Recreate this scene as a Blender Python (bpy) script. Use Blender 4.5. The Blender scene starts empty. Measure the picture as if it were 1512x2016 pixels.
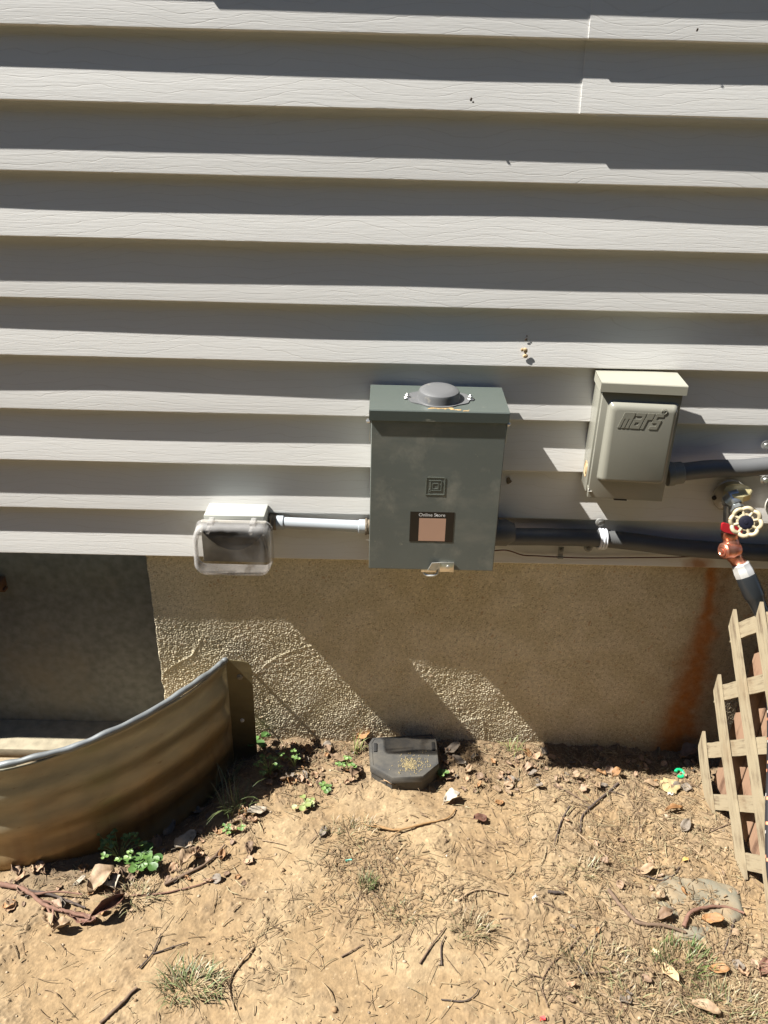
import bpy, bmesh, math, random
import numpy as np
from mathutils import Vector, Matrix

random.seed(7)
rng = np.random.default_rng(11)
S = bpy.context.scene
COL = S.collection

# ------------------------------------------------------------------ camera
F_PX = 1514.0
CAM = Vector((0.0, -1.36572535, 0.76506068))
AX_R = Vector((0.99974123, 0.00360612, 0.02246043))
AX_D = Vector((0.02181164, -0.43233269, -0.90145033))
AX_F = Vector((0.00645964, 0.90170696, -0.43229947))
cd = bpy.data.cameras.new('camera')
cam = bpy.data.objects.new('camera', cd)
COL.objects.link(cam)
m = Matrix((AX_R, -AX_D, -AX_F)).transposed().to_4x4()
m.translation = CAM
cam.matrix_world = m
cd.sensor_fit = 'VERTICAL'
cd.sensor_height = 24.0
cd.lens = F_PX / 2016 * 24.0
cd.clip_start = 0.02
cd.clip_end = 400
S.camera = cam

# ------------------------------------------------------------------ light
TO_SUN = Vector((-8.4, -1.0, 11.0)).normalized()
EL = math.asin(TO_SUN.z)
w = bpy.data.worlds.new('World')
S.world = w
w.use_nodes = True
nt = w.node_tree
sky = nt.nodes.new('ShaderNodeTexSky')
sky.sky_type = 'NISHITA'
sky.sun_disc = False
sky.sun_elevation = EL
sky.sun_rotation = math.atan2(TO_SUN.x, TO_SUN.y)
sky.air_density = 0.8
sky.dust_density = 0.2
sky.ozone_density = 2.5
bg = nt.nodes['Background']
nt.links.new(sky.outputs[0], bg.inputs[0])
bg.inputs[1].default_value = 0.05
sd = bpy.data.lights.new('sun', 'SUN')
sd.energy = 5.0
sd.angle = math.radians(0.5)
sd.color = (1.0, 0.965, 0.90)
sun = bpy.data.objects.new('sun', sd)
COL.objects.link(sun)
sun.rotation_euler = TO_SUN.to_track_quat('Z', 'Y').to_euler()
S.view_settings.view_transform = 'Standard'
S.view_settings.look = 'None'
S.view_settings.gamma = 1.0
S.view_settings.exposure = 1.55
try:
    S.cycles.max_bounces = 8
    S.cycles.diffuse_bounces = 5
    S.cycles.transparent_max_bounces = 12
except Exception:
    pass

# ------------------------------------------------------------------ materials
def mat(name, col, rough=0.6, metal=0.0, bump=0.0, bscale=60.0, var=0.0, vscale=8.0, col2=None, spec=None,
        stretch=(1, 1, 1), attr=None, bdist=0.001, detail=4.0):
    M = bpy.data.materials.new(name)
    M.use_nodes = True
    n = M.node_tree.nodes
    L = M.node_tree.links
    b = n['Principled BSDF']
    b.inputs['Base Color'].default_value = (*col, 1)
    b.inputs['Roughness'].default_value = rough
    b.inputs['Metallic'].default_value = metal
    if spec is not None:
        b.inputs['Specular IOR Level'].default_value = spec
    tc = n.new('ShaderNodeTexCoord')
    mp = n.new('ShaderNodeMapping')
    mp.inputs['Scale'].default_value = stretch
    L.new(tc.outputs['Object'], mp.inputs['Vector'])
    last = None
    if attr:
        a = n.new('ShaderNodeAttribute')
        a.attribute_name = attr
        last = a.outputs['Color']
    if var > 0:
        nz = n.new('ShaderNodeTexNoise')
        nz.inputs['Scale'].default_value = vscale
        nz.inputs['Detail'].default_value = 6
        L.new(mp.outputs[0], nz.inputs['Vector'])
        r = n.new('ShaderNodeValToRGB')
        r.color_ramp.elements[0].position = 0.35
        r.color_ramp.elements[1].position = 0.68
        r.color_ramp.elements[0].color = (0, 0, 0, 1)
        r.color_ramp.elements[1].color = (1, 1, 1, 1)
        L.new(nz.outputs['Fac'], r.inputs[0])
        mx = n.new('ShaderNodeMix')
        mx.data_type = 'RGBA'
        c2 = col2 if col2 else tuple(c * (1 - var) for c in col)
        if last:
            mx.blend_type = 'MULTIPLY'
            mx.inputs[0].default_value = 1.0
            mx2 = n.new('ShaderNodeMix')
            mx2.data_type = 'RGBA'
            mx2.inputs[6].default_value = (1, 1, 1, 1)
            mx2.inputs[7].default_value = (1 - var, 1 - var, 1 - var, 1)
            L.new(r.outputs[0], mx2.inputs[0])
            L.new(last, mx.inputs[6])
            L.new(mx2.outputs[2], mx.inputs[7])
        else:
            mx.inputs[6].default_value = (*col, 1)
            mx.inputs[7].default_value = (*c2, 1)
            L.new(r.outputs[0], mx.inputs[0])
        last = mx.outputs[2]
        rr = n.new('ShaderNodeMapRange')
        rr.inputs[3].default_value = max(0.05, rough - 0.08)
        rr.inputs[4].default_value = min(1, rough + 0.1)
        L.new(nz.outputs['Fac'], rr.inputs[0])
        L.new(rr.outputs[0], b.inputs['Roughness'])
    if last:
        L.new(last, b.inputs['Base Color'])
    if bump > 0:
        nb = n.new('ShaderNodeTexNoise')
        nb.inputs['Scale'].default_value = bscale
        nb.inputs['Detail'].default_value = detail
        L.new(mp.outputs[0], nb.inputs['Vector'])
        bu = n.new('ShaderNodeBump')
        bu.inputs['Strength'].default_value = bump
        bu.inputs['Distance'].default_value = bdist
        L.new(nb.outputs['Fac'], bu.inputs['Height'])
        L.new(bu.outputs[0], b.inputs['Normal'])
    M['out'] = 1
    return M

def nodes_of(M):
    return M.node_tree.nodes, M.node_tree.links, M.node_tree.nodes['Principled BSDF']

def smudge(M, col, scale, lo, hi, stretch=(1, 1, 1), amount=0.5, rot=0.0):
    """mix dirt colour over a material where a noise field is high"""
    n, L, b = nodes_of(M)
    tc = n.new('ShaderNodeTexCoord')
    mp = n.new('ShaderNodeMapping')
    mp.inputs['Scale'].default_value = stretch
    mp.inputs['Rotation'].default_value = (0, rot, 0)
    mp.inputs['Location'].default_value = (scale * .37, scale * .11, 1.7)
    L.new(tc.outputs['Object'], mp.inputs['Vector'])
    nz = n.new('ShaderNodeTexNoise')
    nz.inputs['Scale'].default_value = scale
    nz.inputs['Detail'].default_value = 7
    nz.inputs['Roughness'].default_value = 0.65
    L.new(mp.outputs[0], nz.inputs['Vector'])
    mr = n.new('ShaderNodeMapRange')
    mr.inputs[1].default_value = lo
    mr.inputs[2].default_value = hi
    mr.inputs[4].default_value = amount
    L.new(nz.outputs['Fac'], mr.inputs[0])
    mx = n.new('ShaderNodeMix')
    mx.data_type = 'RGBA'
    mx.inputs[7].default_value = (*col, 1)
    src = b.inputs['Base Color']
    if src.is_linked:
        L.new(src.links[0].from_socket, mx.inputs[6])
    else:
        mx.inputs[6].default_value = src.default_value
    L.new(mr.outputs[0], mx.inputs[0])
    L.new(mx.outputs[2], src)
    return M

# vinyl siding: embossed wood grain
def siding_mat():
    M = mat('vinyl_siding', (0.67, 0.66, 0.635), 0.48, var=0.06, vscale=5, stretch=(0.6, 1, 3))
    n, L, b = nodes_of(M)
    tc = n.new('ShaderNodeTexCoord')
    # thin wandering contour lines
    mp = n.new('ShaderNodeMapping')
    mp.inputs['Scale'].default_value = (4.0, 0.0, 9.0)
    L.new(tc.outputs['Object'], mp.inputs['Vector'])
    nz = n.new('ShaderNodeTexNoise')
    nz.inputs['Scale'].default_value = 1.0
    nz.inputs['Detail'].default_value = 6
    nz.inputs['Roughness'].default_value = 0.42
    L.new(mp.outputs[0], nz.inputs['Vector'])
    sx = n.new('ShaderNodeSeparateXYZ'); L.new(tc.outputs['Object'], sx.inputs[0])
    zk = n.new('ShaderNodeMath'); zk.operation = 'MULTIPLY'; zk.inputs[1].default_value = 74
    L.new(sx.outputs['Z'], zk.inputs[0])
    mul = n.new('ShaderNodeMath'); mul.operation = 'MULTIPLY_ADD'; mul.inputs[1].default_value = 7.0
    L.new(nz.outputs['Fac'], mul.inputs[0]); L.new(zk.outputs[0], mul.inputs[2])
    pp = n.new('ShaderNodeMath'); pp.operation = 'PINGPONG'; pp.inputs[1].default_value = 0.5
    L.new(mul.outputs[0], pp.inputs[0])
    mr = n.new('ShaderNodeMapRange'); mr.interpolation_type = 'SMOOTHSTEP'
    mr.inputs[1].default_value = 0.0; mr.inputs[2].default_value = 0.06
    L.new(pp.outputs[0], mr.inputs[0])
    # fine fibres
    mp2 = n.new('ShaderNodeMapping')
    mp2.inputs['Scale'].default_value = (14, 0.0, 260)
    L.new(tc.outputs['Object'], mp2.inputs['Vector'])
    n2 = n.new('ShaderNodeTexNoise'); n2.inputs['Scale'].default_value = 1.0
    n2.inputs['Detail'].default_value = 4; n2.inputs['Roughness'].default_value = 0.6
    L.new(mp2.outputs[0], n2.inputs['Vector'])
    mp3 = n.new('ShaderNodeMapping')
    mp3.inputs['Scale'].default_value = (60, 0.0, 420)
    L.new(tc.outputs['Object'], mp3.inputs['Vector'])
    n3 = n.new('ShaderNodeTexNoise'); n3.inputs['Scale'].default_value = 1.0
    n3.inputs['Detail'].default_value = 2
    L.new(mp3.outputs[0], n3.inputs['Vector'])
    b1 = n.new('ShaderNodeBump'); b1.inputs['Strength'].default_value = 0.9; b1.inputs['Distance'].default_value = 0.00028
    L.new(n2.outputs['Fac'], b1.inputs['Height'])
    b2 = n.new('ShaderNodeBump'); b2.inputs['Strength'].default_value = 0.5; b2.inputs['Distance'].default_value = 0.00016
    L.new(mr.outputs[0], b2.inputs['Height']); L.new(b1.outputs[0], b2.inputs['Normal'])
    b3 = n.new('ShaderNodeBump'); b3.inputs['Strength'].default_value = 0.5; b3.inputs['Distance'].default_value = 0.0002
    L.new(n3.outputs['Fac'], b3.inputs['Height']); L.new(b2.outputs[0], b3.inputs['Normal'])
    L.new(b3.outputs[0], b.inputs['Normal'])
    # darker colour in the grooves of the embossed grain
    gx = n.new('ShaderNodeMix'); gx.data_type = 'RGBA'; gx.inputs[7].default_value = (0.42, 0.385, 0.33, 1)
    gi = n.new('ShaderNodeMapRange'); gi.inputs[3].default_value = 0.22; gi.inputs[4].default_value = 0.0
    L.new(mr.outputs[0], gi.inputs[0]); L.new(gi.outputs[0], gx.inputs[0])
    L.new(b.inputs['Base Color'].links[0].from_socket, gx.inputs[6]); L.new(gx.outputs[2], b.inputs['Base Color'])
    smudge(M, (0.33, 0.25, 0.15), 3.0, 0.62, 0.78, (1, 1, 2), 0.3)
    # rust that ran down from the tap over the lowest edge of the siding
    geo = n.new('ShaderNodeNewGeometry')
    ds = n.new('ShaderNodeVectorMath'); ds.operation = 'SUBTRACT'; ds.inputs[1].default_value = (0.652, 0.0, 0.006)
    L.new(geo.outputs['Position'], ds.inputs[0])
    sc_ = n.new('ShaderNodeVectorMath'); sc_.operation = 'MULTIPLY'; sc_.inputs[1].default_value = (30, 0, 48)
    L.new(ds.outputs[0], sc_.inputs[0])
    ln = n.new('ShaderNodeVectorMath'); ln.operation = 'LENGTH'; L.new(sc_.outputs[0], ln.inputs[0])
    nr = n.new('ShaderNodeTexNoise'); nr.inputs['Scale'].default_value = 45; L.new(geo.outputs['Position'], nr.inputs['Vector'])
    sm_ = n.new('ShaderNodeMath'); sm_.operation = 'ADD'; L.new(ln.outputs['Value'], sm_.inputs[0]); L.new(nr.outputs['Fac'], sm_.inputs[1])
    mr_ = n.new('ShaderNodeMapRange'); mr_.inputs[1].default_value = 0.7; mr_.inputs[2].default_value = 1.7; mr_.inputs[3].default_value = .85; mr_.inputs[4].default_value = 0
    L.new(sm_.outputs[0], mr_.inputs[0])
    rx_ = n.new('ShaderNodeMix'); rx_.data_type = 'RGBA'; rx_.inputs[7].default_value = (0.34, 0.13, 0.025, 1)
    L.new(mr_.outputs[0], rx_.inputs[0]); L.new(b.inputs['Base Color'].links[0].from_socket, rx_.inputs[6]); L.new(rx_.outputs[2], b.inputs['Base Color'])
    return M

M_SID = siding_mat()
M_FND = mat('stucco', (0.3, 0.26, 0.2), 0.92, attr='col', var=0.22, vscale=130, bump=0.6, bscale=420, bdist=0.0008)
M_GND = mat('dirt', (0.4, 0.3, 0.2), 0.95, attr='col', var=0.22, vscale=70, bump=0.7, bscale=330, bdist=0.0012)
M_LIT = mat('litter', (0.3, 0.22, 0.14), 0.85, attr='col', var=0.3, vscale=120)
M_LEAF = mat('dead_leaf', (0.3, 0.2, 0.12), 0.7, attr='col', var=0.4, vscale=90, bump=0.5, bscale=200)
M_GREEN = mat('green_leaf', (0.1, 0.2, 0.04), 0.5, attr='col', var=0.25, vscale=60)
M_GALV = mat('galvanised_rim', (0.21, 0.225, 0.23), 0.55, 0.5, var=0.3, vscale=22, bump=0.3, bscale=60)
M_WELL = mat('muddy_galvanised_steel', (0.36, 0.29, 0.19), 0.42, 0.45, attr='col', var=0.25, vscale=14, bump=0.25, bscale=45, stretch=(1, 1, 2.5))
smudge(M_WELL, (0.12, 0.06, 0.025), 60, 0.62, 0.72, (.5, .5, 2), 0.6)
M_BOXA = mat('grey_green_enamel', (0.145, 0.162, 0.148), 0.42, var=0.08, vscale=14, bump=0.06, bscale=260)
smudge(M_BOXA, (0.42, 0.40, 0.33), 16, 0.54, 0.76, (1, 1, .8), 0.45)
smudge(M_BOXA, (0.5, 0.45, 0.34), 75, 0.66, 0.76, (1, 1, 1), 0.5)
smudge(M_BOXA, (0.40, 0.37, 0.30), 7, 0.50, 0.72, (1, 1, 2.2), 0.28, 0.6)
M_LID = mat('grey_green_lid_sunlit', (0.070, 0.083, 0.074), 0.4, var=0.06, vscale=14, bump=0.06, bscale=260)  # box enamel again; sun on the lid offset by a darker colour
smudge(M_LID, (0.45, 0.42, 0.33), 60, 0.66, 0.74, (.4, 1, 1), 0.4)
M_HUB = mat('grey_hub_plate', (0.115, 0.117, 0.12), 0.42, 0.1, bump=0.08, bscale=200)
smudge(M_HUB, (0.42, 0.37, 0.28), 50, 0.6, 0.75, (1, 1, 1), 0.35)
M_ZINC = mat('zinc', (0.62, 0.62, 0.6), 0.3, 0.9)
M_STEEL = mat('bright_steel', (0.72, 0.68, 0.6), 0.28, 0.9, bump=0.1, bscale=150)
M_CLAY = mat('clay_smear', (0.40, 0.27, 0.12), 0.9, bump=0.6, bscale=400)
M_STICK = mat('sticker_black', (0.022, 0.014, 0.01), 0.35)
M_PEACH = mat('sticker_peach', (0.58, 0.36, 0.26), 0.4)
M_WHITE = mat('print_white', (0.75, 0.75, 0.75), 0.5)
M_MARS = mat('beige_enamel_shaded', (0.215, 0.21, 0.175), 0.2, bump=0.05, bscale=200, var=0.05, vscale=20)  # box beige with the shade of its front put into the colour
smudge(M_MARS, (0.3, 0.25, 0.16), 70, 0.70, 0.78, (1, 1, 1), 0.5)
M_HOOD = mat('beige_hood_sunlit', (0.30, 0.292, 0.24), 0.3, bump=0.05, bscale=200, var=0.04, vscale=20)  # same beige, kept lighter for the sunlit hood
M_BLACK = mat('black_gap', (0.01, 0.01, 0.01), 0.8)
M_RUSTK = mat('rusty_knockout', (0.5, 0.42, 0.26), 0.5, 0.2, var=0.6, vscale=90, col2=(0.3, 0.15, 0.05))
M_GREYP = mat('light_grey_plastic', (0.36, 0.37, 0.335), 0.42, bump=0.04, bscale=200, var=0.05, vscale=12)
M_PVC = mat('grey_pvc', (0.33, 0.36, 0.385), 0.38, bump=0.05, bscale=200, var=0.06, vscale=25)
M_PLATE = mat('dusty_grey_plate', (0.25, 0.235, 0.20), 0.6, var=0.35, vscale=40, bump=0.2, bscale=120)
M_SEAL = mat('brown_sealant', (0.14, 0.11, 0.075), 0.7, bump=0.8, bscale=120, bdist=0.003)
M_FLEX = mat('dark_grey_conduit', (0.09, 0.092, 0.092), 0.5, bump=0.1, bscale=120, var=0.1, vscale=30)
M_FLEXL = mat('grey_conduit', (0.10, 0.102, 0.104), 0.5, bump=0.1, bscale=120, var=0.1, vscale=30)
smudge(M_FLEX, (0.35, 0.28, 0.2), 40, 0.66, 0.75, (.4, 1, 1), 0.5)
M_CONN = mat('grey_connector', (0.10, 0.10, 0.095), 0.5, bump=0.1, bscale=80)
M_CONL = mat('tan_grey_connector', (0.17, 0.17, 0.15), 0.5, bump=0.1, bscale=80)
M_STRAP = mat('white_strap', (0.62, 0.64, 0.68), 0.4)
M_STRAPG = mat('grey_clip_shaded_tab', (0.20, 0.20, 0.19), 0.5, 0.2)  # white strap's tabs get their shade as grey; the clip is plain grey
M_WIRE = mat('dark_red_wire', (0.09, 0.012, 0.008), 0.5)
M_BRASS = mat('worn_brass', (0.52, 0.45, 0.24), 0.42, 0.5, var=0.3, vscale=40)
M_BIB = mat('dull_chrome', (0.4, 0.43, 0.44), 0.3, 0.85, var=0.3, vscale=60, bump=0.2, bscale=90)
M_FLANGE = mat('tan_flange', (0.40, 0.38, 0.33), 0.4, 0.5, var=0.3, vscale=50)
M_WHEEL = mat('cream_handwheel', (0.40, 0.34, 0.225), 0.45, var=0.1, vscale=60, bump=0.1, bscale=200)
M_DISC = mat('navy_disc', (0.006, 0.006, 0.014), 0.6, spec=0.2)
M_RED = mat('red_lever', (0.35, 0.012, 0.02), 0.4)
M_COPPER = mat('copper', (0.62, 0.29, 0.20), 0.32, 0.85, bump=0.35, bscale=60, bdist=0.002, var=0.35, vscale=45, col2=(0.55, 0.16, 0.09))
smudge(M_COPPER, (0.25, 0.10, 0.07), 70, 0.5, 0.7, (1, 1, 1), 0.7)
smudge(M_WHEEL, (0.25, 0.2, 0.12), 90, 0.55, 0.75, (1, 1, 1), 0.6)
smudge(M_BIB, (0.2, 0.19, 0.17), 60, 0.45, 0.7, (1, 1, 1), 0.7)
M_CHROME = mat('silver_coupling', (0.7, 0.69, 0.66), 0.34, 0.6, bump=0.2, bscale=80)
M_SLEEVE = mat('black_rubber_sleeve', (0.016, 0.018, 0.02), 0.3)
M_GREENP = mat('green_plastic', (0.01, 0.42, 0.16), 0.35)
M_TURQ = mat('turquoise_plastic', (0.1, 0.6, 0.45), 0.4)
M_REDP = mat('red_plastic', (0.6, 0.03, 0.03), 0.4)
M_WHITEP = mat('white_scrap', (0.5, 0.48, 0.43), 0.5)
M_STONE = mat('slate_stone', (0.115, 0.112, 0.085), 0.85, var=0.5, vscale=26, col2=(0.22, 0.165, 0.10), bump=0.5, bscale=80, bdist=0.002)
M_BAIT = mat('black_plastic', (0.035, 0.036, 0.037), 0.6, bump=0.15, bscale=160, var=0.2, vscale=60)
smudge(M_BAIT, (0.10, 0.09, 0.072), 22, 0.35, 0.7, (1, 1, 1), 0.8)
M_CRUMB = mat('yellow_crumbs', (0.27, 0.215, 0.11), 0.9, var=0.3, vscale=200)
M_WINP = mat('window_board', (0.25, 0.265, 0.245), 0.85, var=0.3, vscale=60, bump=0.3, bscale=500, bdist=0.0005)
smudge(M_WINP, (0.28, 0.26, 0.20), 6, 0.5, 0.7, (1, 1, 1), 0.6)
M_SILL = mat('concrete_sill', (0.27, 0.235, 0.165), 0.9, var=0.3, vscale=40, bump=0.4, bscale=300)
M_LATCH = mat('rusty_latch', (0.14, 0.07, 0.035), 0.7, 0.2, bump=0.4, bscale=200)
M_MUD = mat('dried_mud', (0.5, 0.36, 0.2), 0.95, bump=0.8, bscale=500)
M_BUG = mat('dark_insect', (0.05, 0.035, 0.025), 0.6)
M_SEC = mat('crescent_black', (0.03, 0.03, 0.032), 0.5)

def wood_mat(name, c1, c2, rough=0.8, lines=60):
    M = mat(name, c1, rough)
    n, L, b = nodes_of(M)
    tc = n.new('ShaderNodeTexCoord')
    mp = n.new('ShaderNodeMapping')
    mp.inputs['Scale'].default_value = (1, 0.07, 1)   # slats run along local y
    L.new(tc.outputs['Object'], mp.inputs['Vector'])
    nz = n.new('ShaderNodeTexNoise'); nz.inputs['Scale'].default_value = lines * 1.6
    nz.inputs['Detail'].default_value = 6; nz.inputs['Roughness'].default_value = 0.65
    L.new(mp.outputs[0], nz.inputs['Vector'])
    n2 = n.new('ShaderNodeTexNoise'); n2.inputs['Scale'].default_value = 14
    n2.inputs['Detail'].default_value = 5
    L.new(tc.outputs['Object'], n2.inputs['Vector'])
    ad = n.new('ShaderNodeMath'); ad.operation = 'ADD'
    L.new(nz.outputs['Fac'], ad.inputs[0]); L.new(n2.outputs['Fac'], ad.inputs[1])
    r = n.new('ShaderNodeValToRGB')
    r.color_ramp.elements[0].position = 0.78; r.color_ramp.elements[0].color = (*c2, 1)
    r.color_ramp.elements[1].position = 1.12 if False else 1.0; r.color_ramp.elements[1].color = (*c1, 1)
    e = r.color_ramp.elements.new(0.9); e.color = tuple((a * .7 + b_ * .3) for a, b_ in zip(c1, c2)) + (1,)
    L.new(ad.outputs[0], r.inputs[0])
    L.new(r.outputs[0], b.inputs['Base Color'])
    bu = n.new('ShaderNodeBump'); bu.inputs['Strength'].default_value = 0.7; bu.inputs['Distance'].default_value = 0.0012
    L.new(nz.outputs['Fac'], bu.inputs['Height']); L.new(bu.outputs[0], b.inputs['Normal'])
    return M
M_WOOD = wood_mat('weathered_pine', (0.26, 0.215, 0.14), (0.09, 0.06, 0.035), lines=95)
M_CEDAR = wood_mat('reddish_board', (0.24, 0.145, 0.09), (0.09, 0.045, 0.025), lines=40)

smudge(M_WOOD, (0.16, 0.10, 0.05), 14, 0.52, 0.72, (1, .4, 1), 0.6)
smudge(M_WOOD, (0.05, 0.035, 0.025), 55, 0.66, 0.72, (1, .5, 1), 0.8)
def clear_mat():
    M = bpy.data.materials.new('clear_polycarbonate')
    M.use_nodes = True
    n = M.node_tree.nodes; L = M.node_tree.links
    b = n['Principled BSDF']
    b.inputs['Base Color'].default_value = (0.75, 0.74, 0.73, 1)
    b.inputs['Roughness'].default_value = 0.12
    tr = n.new('ShaderNodeBsdfTransparent')
    tr.inputs[0].default_value = (0.84, 0.83, 0.82, 1)
    lw = n.new('ShaderNodeLayerWeight'); lw.inputs[0].default_value = 0.12
    nz = n.new('ShaderNodeTexNoise'); nz.inputs['Scale'].default_value = 18; nz.inputs['Detail'].default_value = 5
    tc = n.new('ShaderNodeTexCoord'); L.new(tc.outputs['Object'], nz.inputs['Vector'])
    mr = n.new('ShaderNodeMapRange'); mr.inputs[1].default_value = .35; mr.inputs[2].default_value = .7
    mr.inputs[3].default_value = -0.03; mr.inputs[4].default_value = 0.04
    L.new(nz.outputs['Fac'], mr.inputs[0])
    ad = n.new('ShaderNodeMath'); ad.operation = 'ADD'; ad.use_clamp = True
    L.new(lw.outputs['Facing'], ad.inputs[0]); L.new(mr.outputs[0], ad.inputs[1])
    mx = n.new('ShaderNodeMixShader')
    L.new(ad.outputs[0], mx.inputs[0]); L.new(tr.outputs[0], mx.inputs[1]); L.new(b.outputs[0], mx.inputs[2])
    L.new(mx.outputs[0], n['Material Output'].inputs['Surface'])
    return M
M_CLEAR = clear_mat()

def hose_mat():
    M = mat('woven_hose', (0.012, 0.012, 0.014), 0.6)
    n, L, b = nodes_of(M)
    a = n.new('ShaderNodeAttribute'); a.attribute_name = 'col'
    L.new(a.outputs['Color'], b.inputs['Base Color'])
    return M
M_HOSE = hose_mat()

# ------------------------------------------------------------------ helpers
def tag(o, label=None, cat=None, group=None, kind=None):
    if label: o['label'] = label
    if cat: o['category'] = cat
    if group: o['group'] = group
    if kind: o['kind'] = kind
    return o

def thing(name, loc, label, cat, group=None):
    o = bpy.data.objects.new(name, None)
    o.empty_display_size = 0.03
    COL.objects.link(o)
    o.location = loc
    return tag(o, label, cat, group)

def world_of(o):
    M = Matrix.Translation(o.location) @ o.rotation_euler.to_matrix().to_4x4()
    return world_of(o.parent) @ M if o.parent else M

def add_mesh(name, me, material, parent=None, smooth=35, loc=None):
    """me is in world coordinates; origin moves to the parent's place (or loc)"""
    if parent is not None:
        W = world_of(parent)
        me.transform(W.inverted())
    elif loc is not None:
        me.transform(Matrix.Translation(-Vector(loc)))
    me.materials.clear()
    me.materials.append(material)
    if smooth:
        me.shade_smooth()
        try:
            me.set_sharp_from_angle(angle=math.radians(smooth))
        except Exception:
            pass
    o = bpy.data.objects.new(name, me)
    COL.objects.link(o)
    if parent is not None:
        o.parent = parent
    elif loc is not None:
        o.location = loc
    return o

def obj(name, bm, material, parent=None, smooth=35, loc=None, label=None):
    bmesh.ops.recalc_face_normals(bm, faces=bm.faces)
    me = bpy.data.meshes.new(name)
    bm.to_mesh(me)
    bm.free()
    o = add_mesh(name, me, material, parent, smooth, loc)
    if label: o['label'] = label
    return o

def npmesh(name, V, Fq, cols=None):
    """V (n,3) float, Fq (m,k) int quads/tris"""
    me = bpy.data.meshes.new(name)
    V = np.asarray(V, dtype=np.float32)
    Fq = np.asarray(Fq, dtype=np.int32)
    k = Fq.shape[1]
    me.vertices.add(len(V)); me.vertices.foreach_set('co', V.ravel())
    me.loops.add(Fq.size); me.loops.foreach_set('vertex_index', Fq.ravel())
    me.polygons.add(len(Fq))
    me.polygons.foreach_set('loop_start', np.arange(0, Fq.size, k, dtype=np.int32))
    me.update(calc_edges=True)
    me.validate()
    if cols is not None:
        set_cols(me, cols)
    return me

def set_cols(me, cols):
    c = np.ones((len(me.vertices), 4), dtype=np.float32)
    c[:, :3] = cols
    a = me.color_attributes.new('col', 'FLOAT_COLOR', 'POINT')
    a.data.foreach_set('color', c.ravel())

def B(): return bmesh.new()

def box(bm, x0, x1, y0, y1, z0, z1, bev=0.0, seg=2, M=None):
    t = bmesh.new()
    bmesh.ops.create_cube(t, size=1.0)
    for v in t.verts:
        v.co = Vector((x0 + (v.co.x + .5) * (x1 - x0), y0 + (v.co.y + .5) * (y1 - y0), z0 + (v.co.z + .5) * (z1 - z0)))
    if bev:
        bmesh.ops.bevel(t, geom=list(t.edges), offset=bev, segments=seg, affect='EDGES', profile=0.5)
    if M: bmesh.ops.transform(t, matrix=M, verts=t.verts)
    merge(bm, t)

def merge(bm, t):
    me = bpy.data.meshes.new('tmp')
    t.to_mesh(me); t.free()
    bm.from_mesh(me)
    bpy.data.meshes.remove(me)

def frame_z(d):
    d = Vector(d).normalized()
    up = Vector((0, 0, 1)) if abs(d.z) < .95 else Vector((1, 0, 0))
    x = d.cross(up).normalized()
    y = d.cross(x)
    return x, y, d

def lathe(bm, base, axis, prof, n=28, squash=None):
    """prof = [(r, h)...] revolved round axis from base"""
    x, y, d = frame_z(axis)
    base = Vector(base)
    rings = []
    for r, h in prof:
        if r < 1e-6:
            rings.append([bm.verts.new(base + d * h)])
        else:
            rings.append([bm.verts.new(base + d * h + x * r * math.cos(2 * math.pi * i / n) + y * r * math.sin(2 * math.pi * i / n)) for i in range(n)])
    for a, b in zip(rings[:-1], rings[1:]):
        for i in range(n):
            j = (i + 1) % n
            if len(a) == 1 and len(b) == 1: continue
            if len(a) == 1: bm.faces.new((a[0], b[j], b[i]))
            elif len(b) == 1: bm.faces.new((a[i], a[j], b[0]))
            else: bm.faces.new((a[i], a[j], b[j], b[i]))

def cyl(bm, p0, p1, r0, r1=None, n=24, ch=0.0006):
    r1 = r0 if r1 is None else r1
    p0, p1 = Vector(p0), Vector(p1)
    h = (p1 - p0).length
    lathe(bm, p0, p1 - p0, [(0, 0), (r0 - ch, 0), (r0, ch), (r1, h - ch), (r1 - ch, h), (0, h)], n)

def catmull(P, k=8):
    P = [Vector(p) for p in P]
    Q = [2 * P[0] - P[1]] + P + [2 * P[-1] - P[-2]]
    out = []
    for i in range(1, len(Q) - 2):
        a, b, c, d = Q[i - 1:i + 3]
        for j in range(k):
            t = j / k
            out.append(0.5 * ((2 * b) + (c - a) * t + (2 * a - 5 * b + 4 * c - d) * t * t + (3 * b - a - 3 * c + d) * t ** 3))
    out.append(P[-1])
    return out

def tube(bm, P, r, n=14, ends=True):
    """r float or list per point"""
    P = [Vector(p) for p in P]
    rs = r if isinstance(r, (list, tuple)) else [r] * len(P)
    prev = None
    rings = []
    for i, p in enumerate(P):
        t = (P[min(i + 1, len(P) - 1)] - P[max(i - 1, 0)]).normalized()
        if prev is None:
            x, y, _ = frame_z(t)
        else:
            x = (prev - t * prev.dot(t)).normalized()
            y = t.cross(x)
        prev = x
        rings.append([bm.verts.new(p + (x * math.cos(2 * math.pi * k / n) + y * math.sin(2 * math.pi * k / n)) * rs[i]) for k in range(n)])
    for a, b in zip(rings[:-1], rings[1:]):
        for k in range(n):
            j = (k + 1) % n
            bm.faces.new((a[k], a[j], b[j], b[k]))
    if ends:
        bm.faces.new(rings[0][::-1]); bm.faces.new(rings[-1])

def prism(bm, pts, ex):
    """extrude planar polygon pts by vector ex"""
    ex = Vector(ex)
    a = [bm.verts.new(Vector(p)) for p in pts]
    b = [bm.verts.new(Vector(p) + ex) for p in pts]
    bm.faces.new(a); bm.faces.new(b[::-1])
    n = len(a)
    for i in range(n):
        j = (i + 1) % n
        bm.faces.new((a[i], b[i], b[j], a[j]))

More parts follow.
